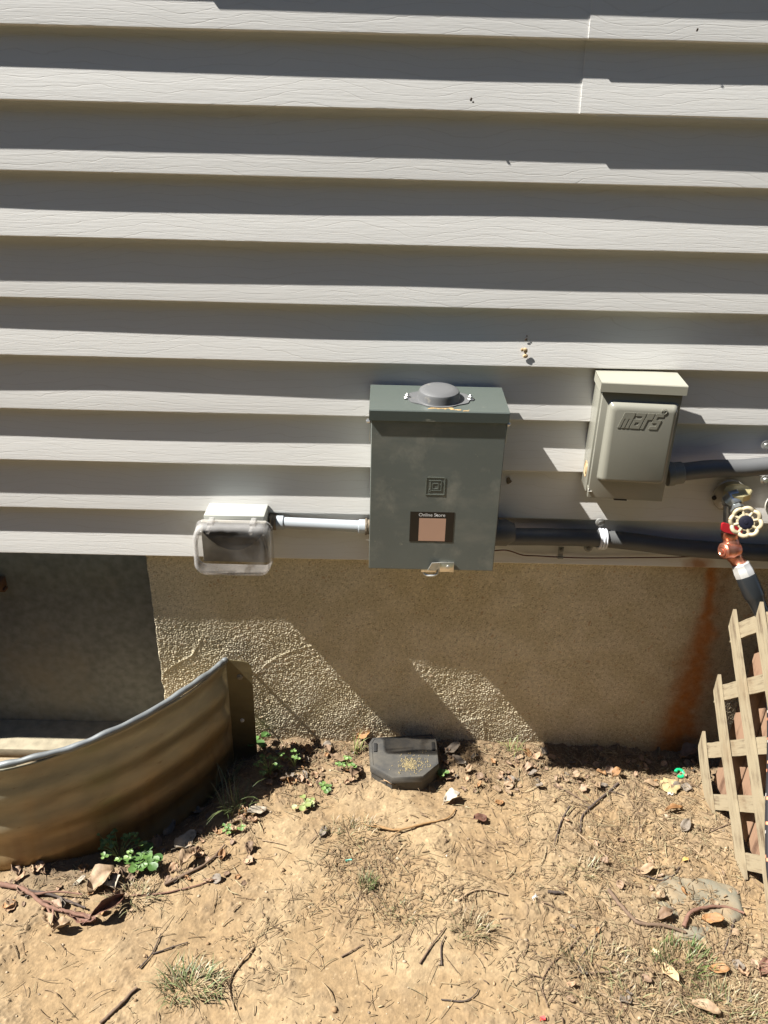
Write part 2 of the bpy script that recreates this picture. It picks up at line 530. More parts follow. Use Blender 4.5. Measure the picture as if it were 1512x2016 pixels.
def bevel_all(bm, off, seg=2, ang=30):
    ed = [e for e in bm.edges if len(e.link_faces) == 2 and e.calc_face_angle(0) > math.radians(ang)]
    bmesh.ops.bevel(bm, geom=ed, offset=off, segments=seg, affect='EDGES', profile=0.5)

def ray(px, py):
    return AX_F * F_PX + AX_R * (px - 756) + AX_D * (py - 1008)

def at(px, py, dep=0.0):
    """world point at a distance dep out from the wall plane"""
    v = ray(px, py)
    return CAM + v * ((-dep - CAM.y) / v.y)

def field(ny, nx, lo, hi, seed, ax=1.0, ay=1.0):
    """band limited gaussian noise; wavelengths lo..hi in samples; std 1"""
    r = np.random.default_rng(seed)
    f = np.fft.rfft2(r.standard_normal((ny, nx)))
    ky = np.fft.fftfreq(ny)[:, None] * ay
    kx = np.fft.rfftfreq(nx)[None, :] * ax
    k = np.sqrt(kx * kx + ky * ky) + 1e-9
    wl = 1.0 / k
    g = np.exp(-((np.log(wl) - math.log(math.sqrt(lo * hi))) / (0.5 * math.log(hi / lo) + 1e-6)) ** 2)
    g[0, 0] = 0
    o = np.fft.irfft2(f * g, s=(ny, nx))
    return o / o.std()

def sst(x, a, b):
    t = np.clip((x - a) / (b - a), 0, 1)
    return t * t * (3 - 2 * t)

def polydist(X, Y, pts):
    d = np.full(np.shape(X), 1e9)
    for (a, b), (c, e) in zip(pts[:-1], pts[1:]):
        ux, uy = c - a, e - b
        t = np.clip(((X - a) * ux + (Y - b) * uy) / (ux * ux + uy * uy), 0, 1)
        d = np.minimum(d, np.hypot(X - a - t * ux, Y - b - t * uy))
    return d

# ------------------------------------------------------------------ window well curve (plan view)
WC = [(-0.3180, -0.0310), (-0.3250, -0.042), (-0.3350, -0.0590), (-0.3545, -0.0920), (-0.3840, -0.1370), (-0.4190, -0.182), (-0.4590, -0.229),
      (-0.5020, -0.268), (-0.5392, -0.2945), (-0.5766, -0.3150), (-0.6145, -0.3325), (-0.6532, -0.3450), (-0.70, -0.3530), (-0.75, -0.3570), (-0.80, -0.358)]
WC = WC + [(-1.6 - x, y) for x, y in WC[-2::-1]]
WCv = catmull([Vector((x, y, 0)) for x, y in WC], 6)
WCp = [(p.x, p.y) for p in WCv]

def inside_well(X, Y):
    X = np.asarray(X, dtype=float); Y = np.asarray(Y, dtype=float)
    xs = np.array([p[0] for p in WCp][::-1]); ys = np.array([p[1] for p in WCp][::-1])
    o = np.argsort(xs); yb = np.interp(X, xs[o], ys[o], left=1, right=1)
    return (Y > yb) & (X > -1.282) & (X < -0.318)

def H(X, Y):
    """large scale ground height"""
    X = np.asarray(X, dtype=float); Y = np.asarray(Y, dtype=float)
    h = np.full(np.broadcast(X, Y).shape, -0.483)
    h = h - 0.012 * np.exp(-((X - 0.68) / 0.16) ** 2 - (Y / 0.12) ** 2)
    h = h + 0.008 * np.exp(-((X - 0.15) / 0.25) ** 2 - ((Y + 0.35) / 0.2) ** 2)
    h = h - 0.006 * sst(X, 0.4, 0.75)
    d = polydist(X, Y, WCp[:60])
    D_ = np.interp(X, [-0.80, -0.70, -0.65, -0.61, -0.53, -0.48, -0.42, -0.37, -0.34, -0.32, -0.25], [0.014, 0.014, 0.007, -0.005, -0.029, -0.043, -0.058, -0.074, -0.05, -0.03, -0.02])
    h = h + D_ * np.exp(-(d / 0.062) ** 2) * (X < 0.1)
    h = np.where(inside_well(X, Y), -0.60, h)
    return h

def gnd(px, py, up=0.0):
    v = ray(px, py)
    t0, t1 = 0.2, 4.0
    n_ = 300
    vx, vy, vz = v.normalized()
    ts = np.linspace(t0, t1, n_)
    X = CAM.x + vx * ts; Y = CAM.y + vy * ts; Z = CAM.z + vz * ts
    hh = H(X, Y) + up
    k = np.argmax(Z < hh)
    a, b_ = ts[k - 1], ts[k]
    for _ in range(14):
        c = (a + b_) / 2
        p = (CAM.x + vx * c, CAM.y + vy * c, CAM.z + vz * c)
        if p[2] < float(H(p[0], p[1])) + up: b_ = c
        else: a = c
    return Vector((p[0], p[1], float(H(p[0], p[1])) + up))

# ------------------------------------------------------------------ GROUND
CLUMP = [(-.03, -.315, .07, .035, 1.1), (-.01, -.375, .06, .03, .9), (.09, -.45, .05, .03, .8), (.15, -.40, .035, .03, .8), (.03, -.50, .05, .02, .6), (-.20, -.47, .05, .03, .5), (.30, -.36, .05, .03, .6), (.28, -.27, .07, .03, .5), (.48, -.30, .06, .05, .7), (-.12, -.14, .07, .05, .9), (.32, -.55, .08, .04, .9), (.52, -.55, .10, .04, 1.0)]
def build_ground():
    dx = 0.0022
    xd = np.arange(-0.80, 0.90, dx); yd = np.arange(-0.74, 0.03, dx)
    gx = 0.90 + np.cumsum(0.01 * 1.28 ** np.arange(34)); lx = (-0.80 - np.cumsum(0.01 * 1.28 ** np.arange(34)))[::-1]
    ly = (-0.74 - np.cumsum(0.01 * 1.28 ** np.arange(34)))[::-1]
    xs = np.concatenate([lx, xd, gx]); ys = np.concatenate([ly, yd, [0.05, 0.09]])
    X, Y = np.meshgrid(xs, ys)
    h = H(X, Y)
    ny, nx = len(yd), len(xd)
    i0, j0 = len(ly), len(lx)
    Xd, Yd = X[i0:i0 + ny, j0:j0 + nx], Y[i0:i0 + ny, j0:j0 + nx]
    big = field(ny, nx, 60, 300, 1)
    mid = field(ny, nx, 14, 50, 2)
    sm = field(ny, nx, 5, 14, 3)
    fi = field(ny, nx, 2.2, 5, 4)
    mask = field(ny, nx, 40, 160, 5)
    stre = field(ny, nx, 3, 12, 6, 0.35, 1.0)
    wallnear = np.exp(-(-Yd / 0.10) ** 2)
    rightm = sst(Xd + 0.35 * (-Yd - .3), 0.22, 0.5)
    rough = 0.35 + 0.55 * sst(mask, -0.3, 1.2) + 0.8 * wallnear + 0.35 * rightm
    smooth_pat = np.exp(-(((Xd - 0.02) / 0.16) ** 2 + ((Yd + 0.56) / 0.10) ** 2)) + np.exp(-(((Xd + 0.42) / 0.1) ** 2 + ((Yd + 0.47) / 0.06) ** 2))
    rough = rough * (1 - 0.6 * np.clip(smooth_pat, 0, 1))
    hh = 0.0032 * big + rough * 0.72 * (0.0018 * mid + 0.0008 * np.maximum(sm, -0.4) * (0.6 + 0.6 * (mid > 0)) + 0.00075 * fi)
    clods = sst(sm + 0.5 * mid, 1.7, 2.7) * sst(mask + rightm + 2 * wallnear, -.2, 1.2)
    hh = hh + 0.0035 * clods * rough
    # little pits and cracks
    crack = 1 - sst(np.abs(stre), 0.0, 0.16)
    hh = hh - 0.0009 * crack * sst(mask + rightm, 0.0, 1.0)
    fade = sst(Xd, -0.80, -0.77) * (1 - sst(Xd, 0.87, 0.90)) * sst(Yd, -0.74, -0.71)
    h[i0:i0 + ny, j0:j0 + nx] += hh * fade
    # colours
    C = np.zeros(X.shape + (3,)); C[:] = (0.25, 0.155, 0.075)
    gr = sst(-Y, 0.85, 1.1)[..., None]; C = C * (1 - gr) + np.array([0.050, 0.058, 0.034]) * gr
    base = np.array([0.228, 0.155, 0.080]); pale = np.array([0.275, 0.198, 0.110]); brown = np.array([0.135, 0.09, 0.05]); grey = np.array([0.165, 0.117, 0.068])
    t = sst(big + 0.4 * mid, -0.6, 1.4)[..., None]
    c = base * (1 - t) + pale * t
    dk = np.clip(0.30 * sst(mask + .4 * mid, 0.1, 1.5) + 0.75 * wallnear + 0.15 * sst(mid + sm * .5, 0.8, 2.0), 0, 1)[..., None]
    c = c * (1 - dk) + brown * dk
    rm = (0.50 * rightm * sst(big * .4 + mid * .35 + 0.4 * sst(-Yd, .0, .3), -0.4, 0.9))[..., None]
    c = c * (1 - rm) + grey * rm
    cm = np.zeros_like(Xd)
    for cx, cy, sx, sy, a in CLUMP: cm += a * np.exp(-((Xd - cx) / sx) ** 2 - ((Yd - cy) / sy) ** 2)
    cm = (np.clip(cm, 0, 1) * 0.34 * sst(mid + sm * .5, -1.6, 1.2))[..., None]
    c = c * (1 - cm) + np.array([0.135, 0.092, 0.052]) * cm
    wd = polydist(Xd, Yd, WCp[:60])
    near_well = np.exp(-(wd / 0.085) ** 2)[..., None] * 0.75  # colour darkens towards the window well
    c = c * (1 - near_well) + np.array([0.10, 0.07, 0.045]) * near_well
    c = c * (1 + 0.06 * sm[..., None] + 0.06 * fi[..., None])
    pale2 = (sst(fi + 0.6 * sm, 2.4, 3.2) * 0.5)[..., None]
    c = c * (1 - pale2) + np.array([0.40, 0.31, 0.20]) * pale2
    C[i0:i0 + ny, j0:j0 + nx] = np.clip(c, 0.02, 0.8)
    NY, NX = X.shape
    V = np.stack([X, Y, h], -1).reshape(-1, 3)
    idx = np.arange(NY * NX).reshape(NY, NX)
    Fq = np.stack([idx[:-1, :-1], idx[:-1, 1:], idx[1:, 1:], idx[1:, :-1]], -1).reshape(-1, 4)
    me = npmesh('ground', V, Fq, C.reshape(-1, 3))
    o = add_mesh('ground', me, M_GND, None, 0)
    me.shade_smooth()
    tag(o, kind='structure')
    G = dict(x0=xs[j0], y0=ys[i0], dx=dx, z=h[i0:i0 + ny, j0:j0 + nx])
    return G
GR = build_ground()
def gz(x, y):
    """fine ground height at x, y"""
    i = int(round((y - GR['y0']) / GR['dx'])); j = int(round((x - GR['x0']) / GR['dx']))
    z = GR['z']
    i = min(max(i, 0), z.shape[0] - 1); j = min(max(j, 0), z.shape[1] - 1)
    return float(z[i, j])
def gzv(x, y):
    z = GR['z']
    i = np.clip(np.round((y - GR['y0']) / GR['dx']).astype(int), 0, z.shape[0] - 1)
    j = np.clip(np.round((x - GR['x0']) / GR['dx']).astype(int), 0, z.shape[1] - 1)
    return z[i, j]
def G_(px, py, up=0.0):
    p = gnd(px, py)
    return Vector((p.x, p.y, gz(p.x, p.y) + up))

# ------------------------------------------------------------------ SKY BLOCKER: unseen tree mass added to cut sky light on the wall
def build_sky_blocker():
    nx, nz = 170, 60
    u = np.linspace(-1, 1, nx); v = np.linspace(0, 1, nz)
    U, W_ = np.meshgrid(u, v)
    r = np.random.default_rng(8)
    hgt = 6.2 + np.interp(u, np.linspace(-1, 1, 30), r.normal(0, .7, 30))
    ang = U * 1.25
    f1 = field(nz, nx, 3, 8, 61); f2 = field(nz, nx, 10, 30, 62)
    rad = 5.2 + 0.32 * f1 + 0.5 * f2 + 0.8 * W_ ** 2
    X = np.sin(ang) * rad * 1.35; Y = -0.4 - np.cos(ang) * rad
    Z = -0.55 + W_ * hgt[None, :]
    V = np.stack([X, Y, Z], -1).reshape(-1, 3)
    idx = np.arange(nx * nz).reshape(nz, nx)
    Fq = np.stack([idx[:-1, :-1], idx[:-1, 1:], idx[1:, 1:], idx[1:, :-1]], -1).reshape(-1, 4)
    M = mat('sky_blocker_foliage', (0.038, 0.048, 0.03), 0.8, var=0.5, vscale=4, bump=1.0, bscale=9, bdist=0.1)
    o = add_mesh('sky_blocker', npmesh('sky_blocker', V, Fq), M, None, 0)
    tag(o, 'unseen dark green tree mass added behind the viewpoint to block sky light', 'sky_blocker', kind='stuff')
build_sky_blocker()

# ------------------------------------------------------------------ HOUSE WALL
house = thing('house_wall', (0, 0, -0.48), 'house wall of pale grey clapboard vinyl siding above a tan stucco foundation', 'house wall')
C4 = 0.1016
REC = 0.0169
def wave(x, seed, amp):
    r = random.Random(seed)
    s = np.zeros_like(x)
    for wl in (2.1, 1.1, 0.6, 0.3):
        s += amp * 0.55 * (wl ** 1.3) * r.uniform(0.4, 1) * np.sin(2 * math.pi * x / wl / r.uniform(.85, 1.15) + r.uniform(0, 6.28))
    return s
def siding_panel(zb, xa, xb, off=0.0, seed=0):
    xs = np.unique(np.concatenate([np.linspace(xa, xb, max(3, int((xb - xa) / 0.012)))]))
    prof = [  # (z, y, bulge weight)
        (zb + 2 * C4 + 0.0008, REC + off, 0.0),
        (zb + 1.66 * C4, REC - 0.0050 + off, 0.35), (zb + 1.33 * C4, REC - 0.0100 + off, 0.7),
        (zb + C4 + 0.0042, 0.0024 + off, 1.0), (zb + C4 + 0.0016, 0.0022 + off, 1.0), (zb + C4 + 0.0003, 0.0034 + off, 1.0),
        (zb + C4, 0.0056 + off, 1.0), (zb + C4, REC - 0.0006 + off, 0.1), 
        (zb + 0.66 * C4, 0.0113 + off, 0.35), (zb + 0.33 * C4, 0.0057 + off, 0.7),
        (zb + 0.0044, 0.0005 + off, 1.0), (zb + 0.0017, 0.0002 + off, 1.0), (zb + 0.0003, 0.0014 + off, 1.0),
        (zb, 0.0036 + off, 1.0), (zb, REC + 0.0006 + off, 0.05)]
    w1 = wave(xs, seed * 7 + 1, 0.00065); w2 = wave(xs, seed * 7 + 2, 0.00065)
    wz = wave(xs, seed * 7 + 3, 0.0005)
    V = []
    for k, (z, y, wt) in enumerate(prof):
        ww = w1 if k <= 6 else w2
        V.append(np.stack([xs, y - 0.001 * 0 + ww * wt, z + wz * (0.6 if 0 < k < len(prof) - 1 else 0.6)], -1))
    V = np.concatenate(V)
    nx, npf = len(xs), len(prof)
    idx = np.arange(nx * npf).reshape(npf, nx)
    Fq = np.stack([idx[:-1, :-1], idx[1:, :-1], idx[1:, 1:], idx[:-1, 1:]], -1).reshape(-1, 4).tolist()
    V = V.tolist()
    if off < 0:   # the free end of an overlapping sheet: its cut edge
        n0 = len(V)
        for k in range(npf):
            p = V[int(idx[k, 0])]
            V.append([p[0], p[1] - off * 0.9, p[2]])
        for k in range(npf - 1):
            Fq.append([int(idx[k, 0]), n0 + k, n0 + k + 1, int(idx[k + 1, 0])])
    me = npmesh('siding_panel', V, Fq)
    return add_mesh('siding_panel', me, M_SID, house, 40)
seam = at(1150, 150).x
seam2 = at(352, -10).x
for k in range(0, 9):
    zb = 2 * k * C4
    if k == 4:
        siding_panel(zb, -3.0, seam + 0.03, 0.0, k)
        siding_panel(zb, seam, 3.0, -0.0017, k + 40)
    elif k == 5:
        siding_panel(zb, -3.0, seam2 + 0.03, 0.0, k)
        siding_panel(zb, seam2, 3.0, -0.0016, k + 50)
    else:
        siding_panel(zb, -3.0, 3.0, 0.0, k)

def build_foundation():
    FX0, FX1 = -0.4745, 1.02
    d = 0.0016
    xs = np.arange(FX0, FX1, d); zs = np.arange(-0.62, 0.012, d)
    X, Z = np.meshgrid(xs, zs)
    ny, nx = X.shape
    g1 = field(ny, nx, 2.3, 4.6, 21); g2 = field(ny, nx, 5, 12, 22); g3 = field(ny, nx, 40, 200, 23)
    g4 = field(ny, nx, 12, 40, 24)
    grain = 0.00040 * g1 + 0.00010 * np.maximum(g1, 0) + 0.00020 * g2 + 0.00007 * g4 + 0.00026 * g3
    # rougher low down, smoother near the top
    lowm = 0.6 + 0.4 * sst(-Z, 0.05, 0.3)
    out = grain * lowm
    def W(pl): return [(at(a, b, -0.015).x, at(a, b, -0.015).z) for a, b in pl]
    for pl, hgt, wid in [([(504, 1327), (525, 1306), (551, 1291), (580, 1279), (615, 1271)], .0022, .0022),
                    ([(320, 1326), (343, 1308), (378, 1290), (396, 1258)], .0026, .0024),
                    ([(348, 1262), (346, 1285), (343, 1305)], .0022, .0018),
                    ([(384, 1265), (380, 1290)], .0018, .0018),
                    ([(407, 1288), (440, 1283), (478, 1282)], .0016, .0018),
                    ([(889, 1436), (917, 1418), (948, 1414)], .0022, .0022),
                    ([(950, 1420), (953, 1440), (952, 1468)], .0030, .0026),
                    ([(962, 1445), (962, 1470)], .0018, .0018),
                    ([(500, 1420), (560, 1432), (640, 1452)], .0012, .003),
                    ([(322, 1250), (326, 1290), (331, 1370)], .0012, .0016),
                    ([(332, 1250), (336, 1300)], .0010, .0014)]:
        dd = polydist(X, Z, W(pl))
        out = out + 0.34 * hgt * np.exp(-(dd / wid) ** 2)
    Yv = 0.015 - out
    ragged = 0.0007 * field(ny, 4, 20, 90, 31)[:, 0] + 0.0003 * field(ny, 4, 3, 8, 32)[:, 0]
    Xv = X.copy()
    wl = np.clip(1 - (X - FX0) / 0.02, 0, 1)
    Xv += (ragged[:, None] - 0.004 * (Z + 0.25)) * wl
    base = np.array([0.63, 0.55, 0.375]); lightc = np.array([0.71, 0.625, 0.455]); greyc = np.array([0.50, 0.45, 0.335])
    t = sst(g3 + .3 * g4, -1.2, 1.5)[..., None]
    c = base * (1 - t) + lightc * t
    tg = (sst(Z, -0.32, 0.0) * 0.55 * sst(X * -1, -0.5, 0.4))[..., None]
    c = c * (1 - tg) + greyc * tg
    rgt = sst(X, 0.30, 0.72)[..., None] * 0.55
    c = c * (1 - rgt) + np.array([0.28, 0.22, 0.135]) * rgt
    sp = sst(g1 + .5 * g2, 0.9, 2.0)[..., None]
    c = c * (1 - 0.42 * sst(-g1 - .5 * g2, .9, 2.2)[..., None]) * (1 + 0.25 * sp)
    # darker towards the base
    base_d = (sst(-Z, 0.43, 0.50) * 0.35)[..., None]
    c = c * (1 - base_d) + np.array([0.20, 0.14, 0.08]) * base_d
    # rust run below the tap
    rp = [(1412, 1085), (1404, 1130), (1398, 1180), (1384, 1250), (1368, 1320), (1345, 1400), (1325, 1490)]
    rw = [.006, .009, .012, .022, .030, .038, .045]
    P = [at(a, b, -0.015) for a, b in rp]
    zz = np.array([p.z for p in P])[::-1]; xx = np.array([p.x for p in P])[::-1]; ww = np.array(rw)[::-1]
    xc = np.interp(Z, zz, xx) + 0.004 * g3; wc = np.interp(Z, zz, ww)
    r = np.exp(-np.abs((X - xc) / wc) ** 2.4)
    halo = np.exp(-((X - xc - 0.02) / (wc * 2.3)) ** 2)
    r = np.clip(r * (0.86 + 0.05 * g4 + 0.04 * g1), 0, 1)[..., None]
    hl = np.clip(halo * 0.5 * (1 + .2 * g4), 0, 1)[..., None]
    c = c * (1 - hl) + np.array([0.19, 0.10, 0.04]) * hl
    c = c * (1 - r) + np.array([0.36, 0.125, 0.02]) * r
    q = at(1322, 1140, -.015)
    r2 = np.exp(-(((X - at(1380, 1110, -.015).x) / 0.05) ** 2 + ((Z - 0.0) / 0.03) ** 2))[..., None] * 0.5
    c = c * (1 - r2) + np.array([0.26, 0.13, 0.03]) * r2
    rt_dark = at(1440, 1290, -.015)  # centre of a darker patch at the right end
    r3 = (np.exp(-(((X - rt_dark.x - .05) / 0.07) ** 2 + ((Z - rt_dark.z) / 0.16) ** 2)) * .55)[..., None]
    c = c * (1 - r3) + np.array([0.07, 0.06, 0.045]) * r3
    # faint rust freckles
    fr = (sst(g2 + g4 * .8, 2.4, 3.2) * .5)[..., None]
    c = c * (1 - fr) + np.array([0.30, 0.14, 0.05]) * fr
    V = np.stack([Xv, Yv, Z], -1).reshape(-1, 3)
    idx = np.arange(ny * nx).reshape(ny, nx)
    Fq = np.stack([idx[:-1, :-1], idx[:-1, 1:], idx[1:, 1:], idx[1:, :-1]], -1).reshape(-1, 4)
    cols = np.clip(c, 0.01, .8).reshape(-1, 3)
    # jamb of the window opening, and the plain stretches outside the frame
    n0 = len(V)
    left = V[idx[:, 0]].copy(); left[:, 1] = 0.16
    V = np.concatenate([V, left]); cols = np.concatenate([cols, np.tile([0.24, 0.2, 0.14], (ny, 1))])
    j = np.arange(ny - 1)
    Fj = np.stack([idx[:-1, 0], idx[1:, 0], n0 + j + 1, n0 + j], -1)
    right = V[idx[:, -1]].copy(); n1 = len(V); right[:, 0] = 3.0
    V = np.concatenate([V, right]); cols = np.concatenate([cols, np.tile([0.3, 0.24, 0.16], (ny, 1))])
    Fr = np.stack([idx[:-1, -1], n1 + j, n1 + j + 1, idx[1:, -1]], -1)
    def addbox(x0, x1, y0, y1, z0, z1):
        nonlocal V, cols
        n = len(V)
        bx = np.array([[x, y, z] for z in (z0, z1) for y in (y0, y1) for x in (x0, x1)])
        V = np.concatenate([V, bx]); cols = np.concatenate([cols, np.tile([0.3, 0.24, 0.16], (8, 1))])
        q = np.array([[0, 1, 5, 4], [1, 3, 7, 5], [3, 2, 6, 7], [2, 0, 4, 6], [4, 5, 7, 6], [0, 2, 3, 1]])
        return q + n
    f1 = addbox(-3.0, -1.13, 0.015, 0.16, -0.7, 0.012)
    f2 = addbox(-1.13, FX0 + 0.002, 0.030, 0.16, -0.8, -0.56)
    Fq = np.concatenate([Fq, Fj, Fr, f1, f2])
    me = npmesh('foundation', V, Fq, cols)
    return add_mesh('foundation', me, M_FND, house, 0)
fo = build_foundation(); fo.data.shade_smooth()

win = obj('basement_window', (lambda b: (box(b, -1.125, -0.470, 0.112, 0.14, -0.56, 0.012), b)[1])(B()), M_WINP, house,
          label='dark recessed board filling the basement window')
b = B(); box(b, -1.125, -0.4735, 0.010, 0.112, -0.557, -0.529, 0.003)
obj('window_sill', b, M_SILL, win)
p = at(3, 1148, -0.10)
b = B(); box(b, p.x - 0.02, p.x + 0.006, 0.085, 0.111, p.z - 0.012, p.z + 0.012, 0.002); box(b, p.x - 0.004, p.x + 0.010, 0.088, 0.104, p.z - 0.016, p.z - 0.010, 0.001)
obj('window_latch', b, M_LATCH, win)

# ------------------------------------------------------------------ WINDOW WELL
well = thing('window_well', (-0.8, -0.05, -0.58), 'curved corrugated steel window well with muddy sides standing against the foundation', 'window well')
def build_well():
    zs = np.linspace(-0.75, -0.234, 60)
    P = np.array(WCp)
    T = np.gradient(P, axis=0); T /= np.linalg.norm(T, axis=1)[:, None]
    N = np.stack([-T[:, 1], T[:, 0]], -1)
    if N[5, 0] < 0: N = -N      # outward on the right-hand side
    cor = 0.0038 * np.sin((zs + 0.234) / 0.078 * 2 * math.pi + 1.2)
    V = []; cols = []
    L_ = len(P)
    n_a = np.random.default_rng(5).standard_normal(400)
    def nn(u): return np.interp(u, np.arange(400), n_a)
    for iz, z in enumerate(zs):
        ed = np.clip(np.arange(L_) / 5.0, 0, 1) * np.clip((L_ - 1 - np.arange(L_)) / 5.0, 0, 1)
        dent = 0.003 * nn(np.arange(L_) * 0.12 + iz * 0.02)
        Q = P + N * (cor[iz] + dent)[:, None] * ed[:, None]
        V.append(np.stack([Q[:, 0], Q[:, 1], np.full(L_, z)], -1))
        mud = np.clip(0.35 + 1.3 * (-(z + 0.36)) / 0.2, 0, 1) + 0.10 * nn(np.arange(L_) * 0.35 + 50 + iz * .05) + 0.16 * np.cos((z + 0.234) / 0.078 * 2 * math.pi + 1.0)
        mud = np.clip(mud, 0, 1)[:, None]
        streak = np.clip(nn(np.arange(L_) * 1.3 + 120 + iz * 0.12) - 0.3, 0, 1)[:, None] * np.clip((-z - .38) / .08, 0, 1) * .35
        c = np.array([0.265, 0.25, 0.185]) * (1 - mud) + np.array([0.35, 0.235, 0.105]) * mud
        c = c * (1 - streak) + np.array([0.19, 0.09, 0.035]) * streak
        cols.append(c)
    V = np.concatenate(V); cols = np.concatenate(cols)
    nz_ = len(zs)
    idx = np.arange(nz_ * L_).reshape(nz_, L_)
    Fq = np.stack([idx[:-1, :-1], idx[:-1, 1:], idx[1:, 1:], idx[1:, :-1]], -1).reshape(-1, 4)
    me = npmesh('well_side', V, Fq, cols)
    o = add_mesh('well_side', me, M_WELL, well, 0); me.shade_smooth()
    so = o.modifiers.new('thickness', 'SOLIDIFY'); so.thickness = 0.0016
    b = B()
    rim = [Vector((x, y, -0.2315 + 0.0012 * math.sin(i * 0.35) + 0.0006 * math.sin(i * 1.1))) for i, (x, y) in enumerate(WCp)]
    tube(b, rim, [0.0062 + 0.0006 * math.sin(i * 0.8) for i in range(len(rim))], 14)
    obj('rim', b, M_GALV, well)
    for s, xf in ((1, -0.318), (-1, -1.282)):
        b = B()
        fy = -0.0305
        pts = [(xf - s * 0.003, fy, -0.229), (xf + s * 0.036, fy, -0.2335), (xf + s * 0.047, fy, -0.237), (xf + s * 0.0535, fy, -0.246), (xf + s * 0.0545, fy, -0.70), (xf - s * 0.003, fy, -0.70)]
        prism(b, pts, (0, -0.0018, 0))
        fl = obj('wall_flange', b, M_WELL, well, 20)
        set_cols(fl.data, np.tile([0.17, 0.14, 0.075], (len(fl.data.vertices), 1)))
    for px, py, r in ((472, 1333, 0.0085), (477, 1418, 0.006)):
        q = at(px, py, 0.033)
        b = B(); cyl(b, (q.x, 0.014, q.z), (q.x, -0.0375, q.z), r * .5, n=6); cyl(b, (q.x, -0.0322, q.z), (q.x, -0.0345, q.z), r * .8, n=9)
        obj('bolt', b, M_WHITEP if px == 477 else M_SILL, well)
build_well()

# ------------------------------------------------------------------ BOX A : grey-green metal breaker box
boxA = thing('breaker_box', (0.099, 0, 0.046), 'large grey green metal outdoor breaker box with a black sticker, on the siding', 'electrical box')
LX0, LX1 = -0.0168, 0.2158
b = B()
# back shell: sides, top, bottom behind the cover
box(b, LX0 + 0.002, LX1 - 0.002, -0.095, 0.0005, 0.050, 0.348, 0.0012)
obj('enclosure', b, M_BOXA, boxA)
b = B()
box(b, LX0, LX1, -0.1125, -0.0965, 0.0462, 0.3445, 0.0014, 2)
obj('front_cover', b, M_BOXA, boxA, 20)
def lid(parent, x0, x1, yf, zb, zf, lip, th=0.0016, name='lid', material=M_LID, skew=0.0):
    b = B()
    # profile in y,z: top sheet sloping forward then a lip
    outer = [(0.000, zb), (yf + 0.0015, zf + 0.0006), (yf, zf - 0.0012), (yf - 0.0002, zf - lip)]
    n_ = len(outer)
    prism(b, [(x0, y, z) for y, z in outer] + [(x0, yf + th, zf - lip), (x0, yf + th, zf - th - .001), (x0, 0, zb - th)], (x1 - x0, 0, 0))
    for xs_, s in ((x0, 1), (x1, -1)):
        prism(b, [(xs_, 0, zb - 0.0001), (xs_, yf + .0004, zf - 0.0001), (xs_, yf + .0004, zf - lip), (xs_, yf * .3, zf - lip), (xs_, 0, zf - lip)], (s * th, 0, 0))
    bevel_all(b, 0.0006, 1, 40)
    return obj(name, b, material, parent, 20)
lid(boxA, -0.0206, 0.2190, -0.1150, 0.3675, 0.3568, 0.0185)
def onlid(x, y):      # top of the lid
    return Vector((x, y, 0.3675 + (0.3675 - 0.3568) / 0.1175 * y))
nl = Vector((0, -0.0107, 0.1175)).normalized()
hub = onlid(0.1005, -0.060)
b = B()
pts = []
for i in range(64):
    a = 2 * math.pi * i / 64
    r = 0.0435
    x_, y_ = r * math.cos(a), r * math.sin(a)
    # pull out two ears
    e = max(0, abs(math.cos(a)) - 0.74) / 0.26
    x_ = math.copysign(abs(x_) + 0.0185 * e ** 0.8, x_)
    y_ *= (1 - 0.0 * e) * 0.98
    if abs(x_) > 0.052: y_ = math.copysign(min(abs(y_), 0.0075), y_)
    pts.append(hub + Vector((x_, 0, 0)) + Vector((0, y_, 0)) + Vector((0, 0, y_ * 0.0911)) + nl * 0.0003)
prism(b, pts, nl * 0.0018)
bevel_all(b, 0.0005, 1, 50)
hp = obj('hub_plate', b, M_HUB, boxA, 40)
b = B()
lathe(b, hub + nl * 0.002, nl, [(0.0385, 0), (0.0372, 0.003), (0.0365, 0.010), (0.0345, 0.0145), (0.030, 0.0172), (0.022, 0.0186), (0.012, 0.0192), (0, 0.0194)], 40)
obj('hub_dome', b, M_HUB, hp)
for s in (-1, 1):
    q = hub + Vector((s * 0.0555, 0, 0)) + nl * 0.0021
    b = B(); cyl(b, q, q + nl * 0.0012, 0.0062, n=18); cyl(b, q + nl * 0.0012, q + nl * 0.0052, 0.0042, n=6); cyl(b, q + nl * 0.005, q + nl * 0.0075, 0.0022, n=12)
    obj('screw', b, M_ZINC, hp)
# clay smear on the lid in front of the dome
b = B()
r_ = random.Random(4)
for i in range(46):
    u = r_.gauss(0, 1)
    x_ = 0.1005 + u * 0.026 + 0.004; y_ = -0.1055 + 0.004 * math.cos(u * 2) + r_.gauss(0, 0.0016)
    if abs(u) > 2: continue
    q = onlid(x_, y_) + nl * 0.0002
    n_ = 7; L1 = r_.uniform(.0015, .006) * (1.2 - .4 * abs(u)); L2 = r_.uniform(.0006, .0014)
    prism(b, [q + Vector((L1 * math.cos(k * 6.283 / n_) * r_.uniform(.7, 1.2), L2 * math.sin(k * 6.283 / n_) * r_.uniform(.6, 1.3), 0.0911 * L2 * math.sin(k * 6.283 / n_))) for k in range(n_)], nl * 0.0004)
obj('clay_smear', b, M_CLAY, boxA)
